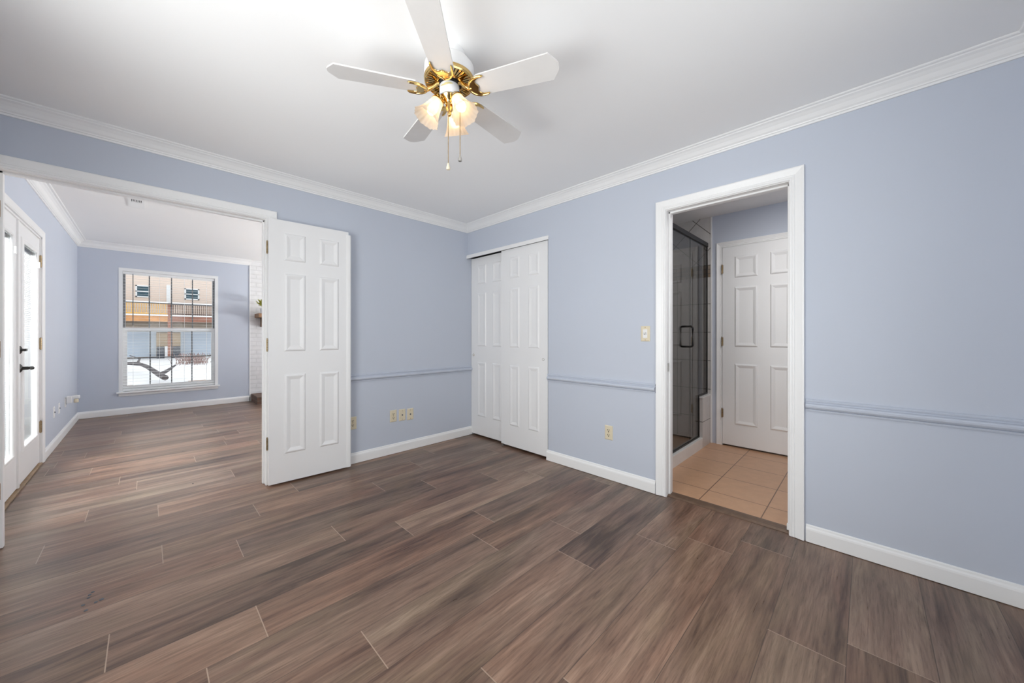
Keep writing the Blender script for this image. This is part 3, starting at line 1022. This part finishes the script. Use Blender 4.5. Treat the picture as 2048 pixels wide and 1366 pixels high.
bl = empty('window_blind', (VX0 + F0, YF + 0.012, VZ0))
tag(bl, 'white horizontal blind with open slats hanging in the far window', 'window blind')
BW = WW - 2 * F0
obj('headrail', boxes((0.003, BW - 0.003, 0.0, 0.028, WH - 0.085, WH - 0.047)), M_VINYL, bl)
bm = bmesh.new()
ns = 38
for k in range(ns):
    z = 0.05 + (WH - 0.15) * k / (ns - 1)
    y = 0.014
    dw = 0.0125
    rows = [[bm.verts.new((x, y + dw * q, z + 0.0009 * (1 - q * q) + 0.0004 * q)) for q in (-1, 0, 1)] for x in (0.006, BW - 0.006)]
    rows2 = [[bm.verts.new((v.co.x, v.co.y, v.co.z - 0.0009)) for v in r] for r in rows]
    for q in (0, 1):
        bm.faces.new((rows[0][q], rows[0][q + 1], rows[1][q + 1], rows[1][q]))
        bm.faces.new((rows2[0][q], rows2[1][q], rows2[1][q + 1], rows2[0][q + 1]))
    bm.faces.new((rows[0][0], rows[1][0], rows2[1][0], rows2[0][0]))
    bm.faces.new((rows[0][2], rows2[0][2], rows2[1][2], rows[1][2]))
obj('slats', bm, M_VINYL, bl)
obj('bottom_rail', boxes((0.004, BW - 0.004, 0.003, 0.026, 0.006, 0.026)), M_VINYL, bl)
for fx in (0.10, 0.37, 0.64, 0.90):
    bm = bmesh.new()
    for y in (0.001, 0.027):
        box(bm, BW * fx - 0.0012, BW * fx + 0.0012, y - 0.0006, y + 0.0006, 0.02, WH - 0.085)
    obj('ladder_cord', bm, M_VINYL, bl)
bm = tube(bmesh.new(), [(0.105, -0.006, WH - 0.08), (0.105, -0.010, WH - 0.10), (0.105, -0.012, 0.98)], 0.0045, 8)
obj('tilt_wand', bm, M_UNIT, bl)

# ------------------------------------------------------------------ fireplace end of the far wall
bm = box_uv(boxes((BRX, XR2, YF - 0.012, YF + 0.02, 0, H2)))
struct(obj('wall_fireplace', bm, M_WBRICK), 'white painted brick fireplace wall behind the open door', 'brick wall')
struct(obj('trim_21', boxes((BRX - 0.012, BRX, YF - 0.014, YF, 0.0, H2 - 0.09)), M_TRIM), 'thin white strip where the blue wall meets the brick', 'trim')
bm = bmesh.new()
box(bm, -1.335, 0.9, 3.95, YF - 0.012, 0.0, 0.13)
box_uv(bm)
o = obj('hearth', bm, M_HBRICK)
struct(o, 'low brown brick hearth in front of the white brick', 'hearth')
bm = bmesh.new()
box(bm, -1.285, 0.75, 4.10, YF - 0.012, 1.475, 1.545, bev=0.006)
extrude(bm, [(0, 0), (0.0, -0.16), (0.05, -0.16), (0.20, -0.02), (0.20, 0)], 0.09,
        Matrix(((0, 0, 1, -1.20), (-1, 0, 0, YF - 0.012), (0, 1, 0, 1.475), (0, 0, 0, 1))))
tag(obj('mantel_shelf', bm, M_MANTEL), 'rough brown timber mantel on the white brick wall', 'mantel shelf')
pl = empty('potted_plant', (-1.20, 4.22, 1.545))
tag(pl, 'small yellow green plant in a pale pot on the mantel', 'plant')
obj('pot', lathe(bmesh.new(), [(0, 0), (0.035, 0), (0.05, 0.09), (0.046, 0.09), (0.04, 0.07), (0, 0.07)], 20), M_POT, pl, smooth=True)
bm = bmesh.new()
rg = random.Random(3)
for k in range(90):
    a, e = rg.uniform(0, 2 * PI), rg.uniform(0.2, 1.4)
    L_ = rg.uniform(0.06, 0.13)
    dv = Vector((math.cos(a) * math.cos(e), math.sin(a) * math.cos(e), math.sin(e)))
    c = Vector((0, 0, 0.12)) + dv * L_
    sd = dv.cross(Vector((0, 0, 1))).normalized() * 0.014
    up = dv * 0.032
    th = sd.cross(up).normalized() * 0.0015
    v = [bm.verts.new(p) for p in (c - up, c + sd, c + up, c - sd)]
    w = [bm.verts.new(p + th) for p in (c - up, c + sd, c + up, c - sd)]
    bm.faces.new(v[::-1])
    bm.faces.new(w)
    for i in range(4):
        bm.faces.new((v[i], v[(i + 1) % 4], w[(i + 1) % 4], w[i]))
for k in range(10):
    a = 2 * PI * k / 10
    tube(bm, [(0, 0, 0.07), (0.02 * math.cos(a), 0.02 * math.sin(a), 0.12), (0.06 * math.cos(a), 0.06 * math.sin(a), 0.17)], 0.002, 5)
obj('foliage', bm, M_LEAF, pl)

# ------------------------------------------------------------------ wall plates
# plate builders work in a local frame: x across the plate, z up, -y out of the wall


def plate(name, loc, rz, label, cat, kind, group=None, m=M_IVORY):
    p = empty(name, loc, rz)
    tag(p, label, cat, group)
    bm = bmesh.new()
    w, h = 0.035, 0.0575
    rings = []
    for off, y in ((0, 0), (0, -0.0025), (0.005, -0.0055)):
        rings.append([bm.verts.new(c) for c in ((-w + off, y, -h + off), (w - off, y, -h + off), (w - off, y, h - off), (-w + off, y, h - off))])
    for a, b in zip(rings, rings[1:]):
        for k in range(4):
            bm.faces.new((a[k], a[(k + 1) % 4], b[(k + 1) % 4], b[k]))
    bm.faces.new(rings[-1])
    bm.faces.new(rings[0][::-1])
    obj('cover_plate', bm, m, p)
    R = Matrix.Rotation(PI / 2, 3, 'X')

    def screw(z):
        o = obj('screw', lathe(bmesh.new(), [(0.0035, 0.0), (0.0035, 0.0012), (0, 0.0018)], 12, (0, -0.0052, z), R), M_HINGE if m is M_IVORY else M_STEEL, p)
    if kind == 'outlet':
        for s in (1, -1):
            bm = bmesh.new()
            prof = []
            for k in range(24):
                t = 2 * PI * k / 24
                prof.append((0.0170 * math.cos(t), max(-0.0125, min(0.0125, 0.0170 * math.sin(t)))))
            extrude(bm, prof, 0.0025, Matrix.Translation((0, -0.0053, s * 0.0195)) @ Matrix.Rotation(PI / 2, 4, 'X'))
            rec = obj('receptacle', bm, m, p)
            bm = boxes((-0.0085, -0.0048, -0.0083, -0.0075, s * 0.0195 - 0.002, s * 0.0195 + 0.0090), (0.0048, 0.0085, -0.0083, -0.0075, s * 0.0195 - 0.001, s * 0.0195 + 0.0085))
            lathe(bm, [(0.0040, 0.0022), (0.0040, 0.003), (0, 0.003)], 10, (0, -0.0053, s * 0.0195 - 0.0078), R)
            obj('slots', bm, M_DARK, rec)
        screw(0)
    elif kind == 'jack':
        bm = lathe(bmesh.new(), [(0.0075, 0), (0.0075, 0.002), (0.0052, 0.002), (0.0052, 0.007), (0.0018, 0.007), (0, 0.004)], 16, (0, -0.0055, 0), R)
        obj('cable_jack', bm, M_UNIT, p)
        screw(0.042)
        screw(-0.042)
    elif kind == 'switch':
        bm = bmesh.new()
        box(bm, -0.0165, 0.0165, -0.0095, -0.0045, -0.033, 0.033, bev=0.0015)
        rk = obj('rocker', bm, M_WPLAST, p)
        # small dark marks on the rocker
        bm = boxes((-0.0085, -0.0065, -0.0099, -0.0093, -0.008, 0.008), (-0.0085, -0.001, -0.0099, -0.0093, -0.0085, -0.0065), (-0.003, -0.001, -0.0099, -0.0093, -0.008, 0.003),
                   (0.002, 0.009, -0.0099, -0.0093, 0.007, 0.009), (0.0065, 0.0085, -0.0099, -0.0093, -0.009, 0.008), (0.002, 0.0065, -0.0099, -0.0093, -0.001, 0.001))
        obj('symbol', bm, M_DARK, rk)
        screw(0.047)
        screw(-0.047)
    return p


G1 = 'ivory plates low on the wall beside the open door'
plate('outlet', (-0.927, 0, 0.371), 0, 'ivory power outlet, left of the row of three wall plates', 'outlet', 'outlet', G1)
plate('cable_plate', (-0.832, 0, 0.367), 0, 'ivory cable jack plate in the middle of the row of three', 'wall plate', 'jack', G1)
plate('cable_plate', (-0.742, 0, 0.362), 0, 'ivory cable jack plate nearest the closet in the row of three', 'wall plate', 'jack', G1)
plate('outlet', (-1.322, 0, 0.369), 0, 'ivory power outlet half hidden behind the open door edge', 'outlet', 'outlet', G1)
plate('outlet', (0, -1.836, 0.378), -PI / 2, 'tan power outlet low between closet and bathroom doorway', 'outlet', 'outlet')
plate('light_switch', (0, -2.142, 1.18), -PI / 2, 'ivory wall switch with white rocker left of the bathroom doorway', 'light switch', 'switch')
G2 = 'white jack plates on the far room side wall'
plate('cable_plate', (XL, 2.66, 0.37), PI / 2, 'white jack plate nearest the glazed doors on the side wall', 'wall plate', 'jack', G2, M_WPLAST)
plate('cable_plate', (XL, 2.97, 0.368), PI / 2, 'white jack plate between the glazed doors and the plug in device', 'wall plate', 'jack', G2, M_WPLAST)
plate('outlet', (XL, 3.40, 0.376), PI / 2, 'white outlet near the far corner under the plug in device', 'outlet', 'outlet', None, M_WPLAST)
pg = empty('plug_in_freshener', (XL + 0.008, 3.40, 0.40), PI / 2)
tag(pg, 'white plug in air freshener on the outlet near the far corner', 'air freshener')
bm = bmesh.new()
box(bm, -0.026, 0.026, -0.045, -0.002, -0.035, 0.045, bev=0.008)
box(bm, -0.020, 0.020, -0.105, -0.040, 0.010, 0.050, bev=0.010)
obj('housing', bm, M_WPLAST, pg)
bm = bmesh.new()
lathe(bm, [(0, -0.035), (0.018, -0.035), (0.020, -0.03), (0.020, 0.0), (0.010, 0.012), (0, 0.012)], 16, (0, -0.075, 0.0))
obj('oil_bottle', bm, M_IVORY, pg, smooth=True)

# door stop on the baseboard end by the bathroom doorway (white rubber-tipped nub on the jamb foot)
bm = bmesh.new()
box(bm, 0.030, 0.045, BY0 + 0.0, BY0 + 0.014, 0.016, 0.052, bev=0.002)
tag(obj('door_bumper', bm, M_WPLAST), 'tiny white bumper at the foot of the right bathroom jamb', 'door bumper')

# ceiling register in the far room
vt = empty('ceiling_vent', (-2.705, 1.88, H2))
tag(vt, 'white air vent in the far room ceiling', 'ceiling vent')
bm = boxes((-0.055, 0.055, -0.175, -0.155, -0.008, 0), (-0.055, 0.055, 0.155, 0.175, -0.008, 0), (-0.055, -0.04, -0.155, 0.155, -0.008, 0), (0.04, 0.055, -0.155, 0.155, -0.008, 0))
obj('vent_frame', bm, M_WPLAST, vt)
obj('duct_opening', boxes((-0.04, 0.04, -0.155, 0.155, -0.0005, 0)), M_DARK, vt)
bm = bmesh.new()
for k in range(8):
    x = -0.038 + k * 0.0108
    box(bm, x - 0.0028, x + 0.0028, -0.155, 0.155, -0.007, -0.001)
box(bm, -0.04, 0.04, -0.06, 0.155, -0.0075, -0.0008)
obj('slats', bm, M_WPLAST, vt)

# ------------------------------------------------------------------ shower
KX = 1.398
bm = bmesh.new()
box(bm, KX, BX - 0.004, -2.12, -2.04, 0.0, 0.515)
box_uv(bm)
struct(obj('wall_knee', bm, M_STILE), 'low tiled half wall at the end of the shower curb', 'half wall')
bm = bmesh.new()
box(bm, KX - 0.008, BX - 0.004, -2.126, -2.034, 0.515, 0.530, bev=0.003)
struct(obj('trim_22', bm, M_CURB), 'pale stone cap on the shower half wall', 'wall cap')
bm = bmesh.new()
box(bm, T + 0.012, KX, -2.122, -2.040, 0.0, 0.11, bev=0.006)
tag(obj('shower_curb', bm, M_CURB), 'white shower curb along the tiled bathroom floor', 'shower curb')
tag(obj('shower_pan', boxes((T + 0.012, BX - 0.006, -2.038, -1.282, 0.005, 0.03)), M_PAN), 'shower floor behind the glass panel', 'shower floor')

sh = empty('shower_enclosure', (0, -2.08, 0))
tag(sh, 'dark framed glass shower screen with its door beside the bathroom door', 'shower screen')
DX = 1.143
bm = bmesh.new()
box(bm, T + 0.014, DX - 0.002, -0.005, 0.005, 0.120, 2.130)
gd = obj('glass_door', bm, M_SHGLASS, sh)
# pull handle: a closed loop through the glass
pts = []
hx, hz, ry, rz_ = 1.035, 1.155, 0.060, 0.098
for cx, cz, a0 in ((ry - 0.02, rz_ - 0.02, 0), (-ry + 0.02, rz_ - 0.02, 90), (-ry + 0.02, -rz_ + 0.02, 180), (ry - 0.02, -rz_ + 0.02, 270)):
    for k in range(5):
        t = math.radians(a0 + 22.5 * k)
        pts.append((hx, cx + 0.02 * math.cos(t), hz + cz + 0.02 * math.sin(t)))
obj('pull_handle', tube(bmesh.new(), pts, 0.0095, 12, closed=True), M_BLACK, gd, smooth=True)
bm = boxes((DX - 0.006, DX + 0.006, -0.008, 0.008, 0.12, 2.13))
obj('door_seal', bm, clear_glass('clear_vinyl_seal', (0.9, 0.9, 0.9)), gd)
bm = bmesh.new()
extrude(bm, [(DX + 0.002, 0.112), (KX - 0.012, 0.112), (KX - 0.012, 0.540), (BX - 0.018, 0.540), (BX - 0.018, 2.135), (DX + 0.002, 2.135)], 0.010,
        Matrix(((1, 0, 0, 0), (0, 0, -1, 0.005), (0, 1, 0, 0), (0, 0, 0, 1))))
obj('fixed_panel', bm, M_SHGLASS, sh)
bm = bmesh.new()
box(bm, T + 0.012, BX - 0.004, -0.016, 0.016, 2.130, 2.172, bev=0.003)
obj('top_rail', bm, M_BLACK, sh)
bm = boxes((BX - 0.020, BX - 0.004, -0.010, 0.010, 0.530, 2.132), (KX, BX - 0.02, -0.010, 0.010, 0.530, 0.545), (KX - 0.016, KX, -0.010, 0.010, 0.110, 0.545))
obj('wall_channel', bm, M_BLACK, sh)
obj('bottom_channel', boxes((T + 0.012, KX - 0.016, -0.012, 0.012, 0.110, 0.122)), M_BLACK, sh)

# ------------------------------------------------------------------ ceiling fan
FX, FY_ = -1.677, -1.990
fan = empty('ceiling_fan', (FX, FY_, H1))
tag(fan, 'white and brass five blade ceiling fan with lit lamps', 'ceiling fan')
Z = lambda z: z - H1
obj('canopy', lathe(bmesh.new(), [(0, 0), (0.068, 0), (0.068, Z(2.425)), (0.062, Z(2.40)), (0.062, Z(2.375)), (0, Z(2.375))], 48), M_FANW, fan, smooth=True)
obj('motor_housing', lathe(bmesh.new(), [(0, Z(2.392)), (0.075, Z(2.392)), (0.098, Z(2.386)), (0.110, Z(2.370)), (0.112, Z(2.325)), (0.108, Z(2.318)), (0, Z(2.318))], 56), M_FANW, fan, smooth=True)
obj('brass_band', lathe(bmesh.new(), [(0.09, Z(2.320)), (0.111, Z(2.320)), (0.1125, Z(2.314)), (0.111, Z(2.303)), (0.106, Z(2.298)), (0.100, Z(2.302)), (0.09, Z(2.305))], 56), M_BRASS, fan, smooth=True)
bm = bmesh.new()
lathe(bm, [(0, Z(2.3085)), (0.105, Z(2.3085)), (0.105, Z(2.3075)), (0, Z(2.3075))], 40)
obj('motor_underside', bm, M_DARK, fan)
bm = bmesh.new()
for k in range(40):
    a = 2 * PI * k / 40
    M = Matrix.Rotation(a, 4, 'Z')
    extrude(bm, [(0.056, -0.0028), (0.103, -0.0052), (0.103, 0.0052), (0.056, 0.0028)], 0.006, M, Z(2.3005))
lathe(bm, [(0.050, Z(2.306)), (0.060, Z(2.306)), (0.061, Z(2.299)), (0.055, Z(2.294)), (0.050, Z(2.298)), (0.050, Z(2.306))], 40)
obj('vent_fins', bm, M_BRASS, fan, smooth=True)
obj('rotor', lathe(bmesh.new(), [(0, Z(2.308)), (0.048, Z(2.308)), (0.048, Z(2.288)), (0.040, Z(2.284)), (0, Z(2.284))], 32), M_DARK, fan)
obj('switch_housing', lathe(bmesh.new(), [(0, Z(2.290)), (0.043, Z(2.290)), (0.044, Z(2.284)), (0.044, Z(2.246)), (0.041, Z(2.240)), (0, Z(2.240))], 40), M_FANW, fan, smooth=True)

outline_blade = [(0.135, -0.040), (0.150, -0.050), (0.466, -0.061), (0.494, -0.022), (0.499, -0.010), (0.499, 0.010), (0.494, 0.022), (0.466, 0.061), (0.150, 0.050), (0.135, 0.040)]


def half(pts):
    return pts + [(x, -y) for x, y in reversed(pts)]


# crescent bracket with two horns, seen from below
horn_out = [(0.092, 0.0), (0.096, 0.012), (0.104, 0.026), (0.116, 0.038), (0.132, 0.047), (0.152, 0.050), (0.170, 0.049), (0.180, 0.046), (0.182, 0.041),
            (0.168, 0.041), (0.152, 0.040), (0.140, 0.034), (0.134, 0.024), (0.136, 0.014), (0.143, 0.007), (0.146, 0.0)]
iron_outline = horn_out + [(x, -y) for x, y in reversed(horn_out[1:-1])]
for k in range(5):
    az = math.radians(-63.9 - 1.0 + 72 * k)
    Mz = Matrix.Rotation(az, 4, 'Z') @ Matrix.Translation((0, 0, Z(2.262))) @ Matrix.Rotation(math.radians(-11), 4, 'X')
    bm = extrude(bmesh.new(), outline_blade, 0.006, Mz, -0.003)
    b = obj('blade', bm, M_BLADE, fan)
    bm = bmesh.new()
    extrude(bm, iron_outline, 0.007, Mz, -0.011)
    bmesh.ops.bevel(bm, geom=[e for e in bm.edges], offset=0.0015, segments=1, affect='EDGES')
    # raised ridge, arm up to the rotor
    for s in (1, -1):
        tube(bm, [Mz @ Vector((x, s * y, -0.011)) for x, y in ((0.100, 0.006), (0.106, 0.020), (0.118, 0.033), (0.136, 0.043), (0.158, 0.0455), (0.176, 0.044))], 0.003, 8,
             [0.004, 0.0045, 0.0045, 0.004, 0.0035, 0.0025])
    tube(bm, [Mz @ Vector((0.112, 0, -0.008)), Mz @ Vector((0.098, 0, -0.006)), Matrix.Rotation(az, 4, 'Z') @ Vector((0.075, 0, Z(2.274))),
              Matrix.Rotation(az, 4, 'Z') @ Vector((0.058, 0, Z(2.292))), Matrix.Rotation(az, 4, 'Z') @ Vector((0.042, 0, Z(2.296)))], 0.008, 10, [0.005, 0.009, 0.010, 0.010, 0.011])
    obj('blade_iron', bm, M_BRASS, b, smooth=True)

# smeared yellowish sticker and a small screw hole on the switch housing
bm = bmesh.new()
for z0, z1, a0, a1 in ((2.266, 2.274, -48, 2), (2.271, 2.279, -20, 30)):
    prev = None
    for k in range(9):
        a = math.radians(-135.4 + a0 + (a1 - a0) * k / 8)
        q = math.sin(PI * (k + 0.6) / 9.2)
        zm, hh = (z0 + z1) / 2, (z1 - z0) / 2 * q
        cur = [bm.verts.new((r_ * math.cos(a), r_ * math.sin(a), Z(zm + s_ * hh))) for r_, s_ in ((0.0442, 1), (0.0442, -1), (0.0447, -1), (0.0447, 1))]
        if prev:
            for i in range(4):
                bm.faces.new((prev[i], prev[(i + 1) % 4], cur[(i + 1) % 4], cur[i]))
        prev = cur
sw = bpy.data.objects['switch_housing']
obj('sticker', bm, mat('faded_yellow_sticker', (0.72, 0.62, 0.30), 0.5, noise=(60, 0.15)), sw)

# light kit
bm = lathe(bmesh.new(), [(0, Z(2.242)), (0.036, Z(2.242)), (0.040, Z(2.236)), (0.036, Z(2.228)), (0.022, Z(2.218)), (0.016, Z(2.205)), (0.018, Z(2.192)), (0.014, Z(2.178)),
                         (0.008, Z(2.172)), (0.010, Z(2.163)), (0.006, Z(2.155)), (0, Z(2.152))], 32)
obj('light_fitter', bm, M_BRASS, fan, smooth=True)
for k, al in enumerate((200, 320, 80)):
    az = math.radians(al - 45.4)
    u = Vector((math.cos(az), math.sin(az), 0))
    ax = (Vector((0, 0, -1)) * math.cos(math.radians(30)) + u * math.sin(math.radians(30))).normalized()
    org = u * 0.044 + Vector((0, 0, Z(2.224)))
    q = Vector((0, 0, 1)).rotation_difference(ax).to_matrix()
    bm = bmesh.new()
    tube(bm, [u * 0.012 + Vector((0, 0, Z(2.205))), u * 0.030 + Vector((0, 0, Z(2.222))), org + ax * 0.004], 0.006, 10)
    lathe(bm, [(0, -0.012), (0.016, -0.010), (0.024, -0.002), (0.026, 0.010), (0.0285, 0.014), (0.0285, 0.018), (0.022, 0.018), (0, 0.016)], 24, org, q)
    obj('socket_cup', bm, M_BRASS, fan, smooth=True)
    prof = [(0.0265, 0.014), (0.0275, 0.022), (0.030, 0.036), (0.033, 0.052), (0.0375, 0.070), (0.0435, 0.088), (0.051, 0.104), (0.058, 0.117)]

    def wob(t, i):
        f = (i / (len(prof) - 1)) ** 1.5
        return 1 + 0.035 * f * math.cos(16 * t) + 0.035 * f * math.cos(8 * t)
    bm = bmesh.new()
    lathe(bm, prof, 96, org, q, wob)
    sh_ = obj('lamp_shade', bm, M_SHADE, fan, smooth=True)
    bm = lathe(bmesh.new(), [(0.010, 0.014), (0.012, 0.026), (0.018, 0.042), (0.022, 0.058), (0.021, 0.072), (0.014, 0.084), (0, 0.088)], 20, org, q)
    obj('bulb', bm, M_BULB, sh_, smooth=True)
for lat, dep, ztop, zbot in ((-0.002, -0.020, 2.20, 1.930), (0.052, -0.030, 2.205, 1.962)):
    a = math.radians(44.6)
    x = lat * math.sin(a) + dep * math.cos(a)
    y = -lat * math.cos(a) + dep * math.sin(a)
    bm = bmesh.new()
    nb = 60
    for k in range(nb):
        z = Z(ztop) + (zbot - ztop) * k / (nb - 1)
        lathe(bm, [(0, z - 0.0026), (0.0019, z - 0.0014), (0.0024, z), (0.0019, z + 0.0014), (0, z + 0.0026)], 6, (x, y, 0))
    tube(bm, [(x, y, Z(ztop)), (x, y, Z(zbot))], 0.0007, 5)
    c = obj('pull_chain', bm, M_HINGE, fan, smooth=True)
    zb = Z(zbot)
    obj('chain_fob', lathe(bmesh.new(), [(0, zb + 0.004), (0.004, zb + 0.002), (0.0055, zb - 0.006), (0.0092, zb - 0.017), (0.0078, zb - 0.025), (0.003, zb - 0.026), (0, zb - 0.024)], 16, (x, y, 0)),
        M_IVORY if lat < 0 else M_STEEL, c, smooth=True)

# ------------------------------------------------------------------ outside the far window
HY = 38.0
HK = (HY + 3.328) / 33.328
hx = lambda x: CAM.x + (x - CAM.x) * HK
hz = lambda z: CAM.z + (z - CAM.z) * HK
GZ = hz(-0.26)
bm = bmesh.new()
NX, NY = 40, 60
gv = [[None] * (NY + 1) for _ in range(NX + 1)]
rg = random.Random(5)
for i in range(NX + 1):
    for j in range(NY + 1):
        x = -30 + 60 * i / NX
        y = YF + 0.35 + (46 - YF) * j / NY
        gv[i][j] = bm.verts.new((x, y, GZ + rg.uniform(-0.03, 0.03) - 0.1))
for i in range(NX):
    for j in range(NY):
        bm.faces.new((gv[i][j], gv[i + 1][j], gv[i + 1][j + 1], gv[i][j + 1]))
struct(obj('ground', bm, M_SNOW, smooth=True), 'snow covered yard outside the far window', 'snowy ground')

hs = empty('townhouse', (0, 0, 0))
tag(hs, 'peach sided townhouse with two decks beyond the snowy yard', 'house')
bm = boxes((hx(-14), hx(10), HY, HY + 6, hz(1.45), hz(8.5)))
obj('siding', box_uv(bm), M_SIDING, hs)
bm = boxes((hx(-14), hx(10), HY + 0.1, HY + 6, GZ - 0.2, hz(1.45)))
obj('ground_floor_wall', bm, M_TANWALL, hs)
for x0, x1 in ((-3.15, -2.49), (-0.82, -0.06), (-5.6, -4.9), (1.7, 2.4)):
    z0, z1 = hz(3.60), hz(4.37)
    X0, X1 = hx(x0), hx(x1)
    w = obj('window_frame', boxes((X0, X0 + 0.09, HY - 0.06, HY, z0, z1), (X1 - 0.09, X1, HY - 0.06, HY, z0, z1), (X0, X1, HY - 0.06, HY, z0, z0 + 0.10), (X0, X1, HY - 0.06, HY, z1 - 0.08, z1),
                                (X0, X1, HY - 0.06, HY, (z0 + z1) / 2 - 0.04, (z0 + z1) / 2 + 0.04)), M_ROOFW, hs)
    obj('pane', boxes((X0 + 0.09, X1 - 0.09, HY - 0.02, HY - 0.005, z0 + 0.1, z1 - 0.08)), M_HPANE, w)
obj('downspout', boxes((hx(-1.72), hx(-1.52), HY - 0.12, HY, hz(3.3), hz(4.5))), M_ROOFW, hs)
for x0, x1 in ((-5.2, -2.20), (-1.02, 2.4)):
    obj('garage_door', boxes((hx(x0), hx(x1), HY + 0.04, HY + 0.1, GZ, hz(1.35))), M_GARAGE, hs)
obj('band_board', boxes((hx(-14), hx(10), HY - 0.05, HY + 0.1, hz(1.35), hz(1.62))), M_ROOFW, hs)
# decks stand out from the house
DKY = HY - 2.2
for x0, x1, mr, mb, nm in ((-8.0, -1.65, M_YDECK, M_ODECK, 'golden timber deck'), (-1.50, 5.0, M_BDECK, M_RDECK, 'dark brown timber deck')):
    k = (DKY + 3.328) / (HY + 3.328)
    dx = lambda x: CAM.x + (hx(x) - CAM.x) * k
    dz = lambda z: CAM.z + (hz(z) - CAM.z) * k
    obj('deck_floor', boxes((dx(x0), dx(x1), DKY, HY, dz(2.38), dz(2.46))), M_SOFFIT, hs)
    o = obj('deck_beam', boxes((dx(x0), dx(x1), DKY - 0.05, DKY, dz(2.05), dz(2.42))), mb, hs)
    bm = boxes((dx(x0), dx(x1), DKY - 0.06, DKY + 0.04, dz(3.20), dz(3.28)), (dx(x0), dx(x1), DKY - 0.03, DKY + 0.03, dz(2.56), dz(2.62)))
    n = int((dx(x1) - dx(x0)) / 0.13)
    for i in range(n + 1):
        x = dx(x0) + (dx(x1) - dx(x0)) * i / n
        box(bm, x - 0.02, x + 0.02, DKY - 0.02, DKY + 0.02, dz(2.5), dz(3.22))
    o = obj('deck_railing', bm, mr, hs)
    o['label'] = nm + ' railing'
    obj('snow_cap', boxes((dx(x0), dx(x1), DKY - 0.08, DKY + 0.06, dz(3.28), dz(3.36))), M_SNOW, hs)
    obj('snow_ledge', boxes((dx(x0), dx(x1), DKY - 0.10, DKY - 0.05, dz(2.43), dz(2.52))), M_SNOW, hs)
    obj('lower_band', boxes((dx(x0), dx(x1), DKY + 0.2, DKY + 0.3, dz(1.70), dz(2.05))), M_SOFFIT, hs)
    obj('deck_post', boxes((dx(-1.66 if x0 < -3 else -1.50), dx(-1.52 if x0 < -3 else -1.42), DKY - 0.06, DKY + 0.1, GZ, dz(3.3))), M_RDECK, hs)
obj('planter_wall', boxes((hx(-2.2), hx(-1.04), HY - 0.25, HY + 0.1, GZ, hz(1.30))), M_TANWALL, hs)
G = 'outdoor units by the house'
for x0, x1, lb in ((-2.19, -1.84, 'dark boxy outdoor unit left of the white post by the house'), (-1.46, -1.06, 'dark boxy outdoor unit right of the white post by the house')):
    bm = bmesh.new()
    box(bm, hx(x0), hx(x1), HY - 1.0, HY - 0.5, GZ - 0.1, hz(0.42), bev=0.03)
    for i in range(6):
        z = GZ + 0.1 + i * 0.12
        box(bm, hx(x0) + 0.03, hx(x1) - 0.03, HY - 1.02, HY - 0.99, z, z + 0.05)
    tag(obj('condenser_unit', bm, M_UNIT), lb, 'outdoor unit', G)
tag(obj('utility_post', boxes((hx(-1.82), hx(-1.53), HY - 1.1, HY - 0.6, GZ - 0.1, hz(0.43))), M_ROOFW), 'white post between the dark units by the house', 'post')

# earth strip, fallen branch, tufts
bm = bmesh.new()
for i in range(24):
    x = -4.5 + i * 0.25
    box(bm, x, x + 0.27, 14.2 + rg.uniform(-0.15, 0.1), 15.0 + rg.uniform(-0.2, 0.25) + 0.03 * i, GZ - 0.16, GZ - 0.03 + rg.uniform(0, 0.03))
tag(obj('bare_earth', bm, M_EARTH), 'strip of bare brown earth in the snow below the window', 'bare earth', kind='stuff')
bm = bmesh.new()
zg = GZ + 0.12
tube(bm, [(-2.15, 15.4, zg + 0.05), (-2.30, 16.2, zg + 0.12), (-2.62, 18.5, zg + 0.30), (-2.95, 22.0, zg + 0.28), (-3.6, 24.0, zg + 0.2), (-4.6, 25.0, zg + 0.15)], 0.1, 8, [0.10, 0.09, 0.08, 0.07, 0.05, 0.03])
tube(bm, [(-2.30, 16.2, zg + 0.1), (-2.02, 17.0, zg + 0.22), (-1.75, 18.2, zg + 0.34)], 0.1, 8, [0.08, 0.06, 0.03])
tube(bm, [(-2.8, 20.5, zg + 0.28), (-3.4, 21.5, zg + 0.3), (-4.4, 22.0, zg + 0.2)], 0.05, 7, [0.05, 0.04, 0.02])
tube(bm, [(-2.95, 22.0, zg + 0.28), (-2.9, 24.0, zg + 0.4), (-3.3, 26.0, zg + 0.5)], 0.05, 7, [0.05, 0.04, 0.02])
tag(obj('fallen_branch', bm, M_BARK, smooth=True), 'dark forked branch lying on the snow', 'branch')
bm = bmesh.new()
for i in range(160):
    x, y = rg.gauss(-0.45, 0.45), rg.gauss(28.0, 0.8)
    a = rg.uniform(0, 2 * PI)
    tube(bm, [(x, y, GZ - 0.1), (x + 0.12 * math.cos(a), y + 0.12 * math.sin(a), GZ + 0.2), (x + 0.3 * math.cos(a), y + 0.3 * math.sin(a), GZ + rg.uniform(0.25, 0.6))], 0.012, 4)
tag(obj('dry_shrub', bm, M_TUFT), 'dry reddish shrub poking out of the snow', 'shrub')

# specks of dirt on the floor boards
bm = bmesh.new()
rg = random.Random(11)
for x, y in ((-2.814, -0.838), (-2.806, -0.821), (-2.774, -0.918), (-2.815, -0.863), (-2.827, -0.913), (-2.815, -0.968), (-2.379, 0.448), (-2.79, -0.925)):
    r_ = rg.uniform(0.004, 0.009)
    lathe(bm, [(0, 0.0005), (r_, 0.0006), (r_ * 0.7, 0.003), (0, 0.004)], 7, (x, y, 0))
tag(obj('floor_dirt', bm, M_UNIT), 'few dark dirt specks on the boards left of the open door', 'dirt', kind='stuff')
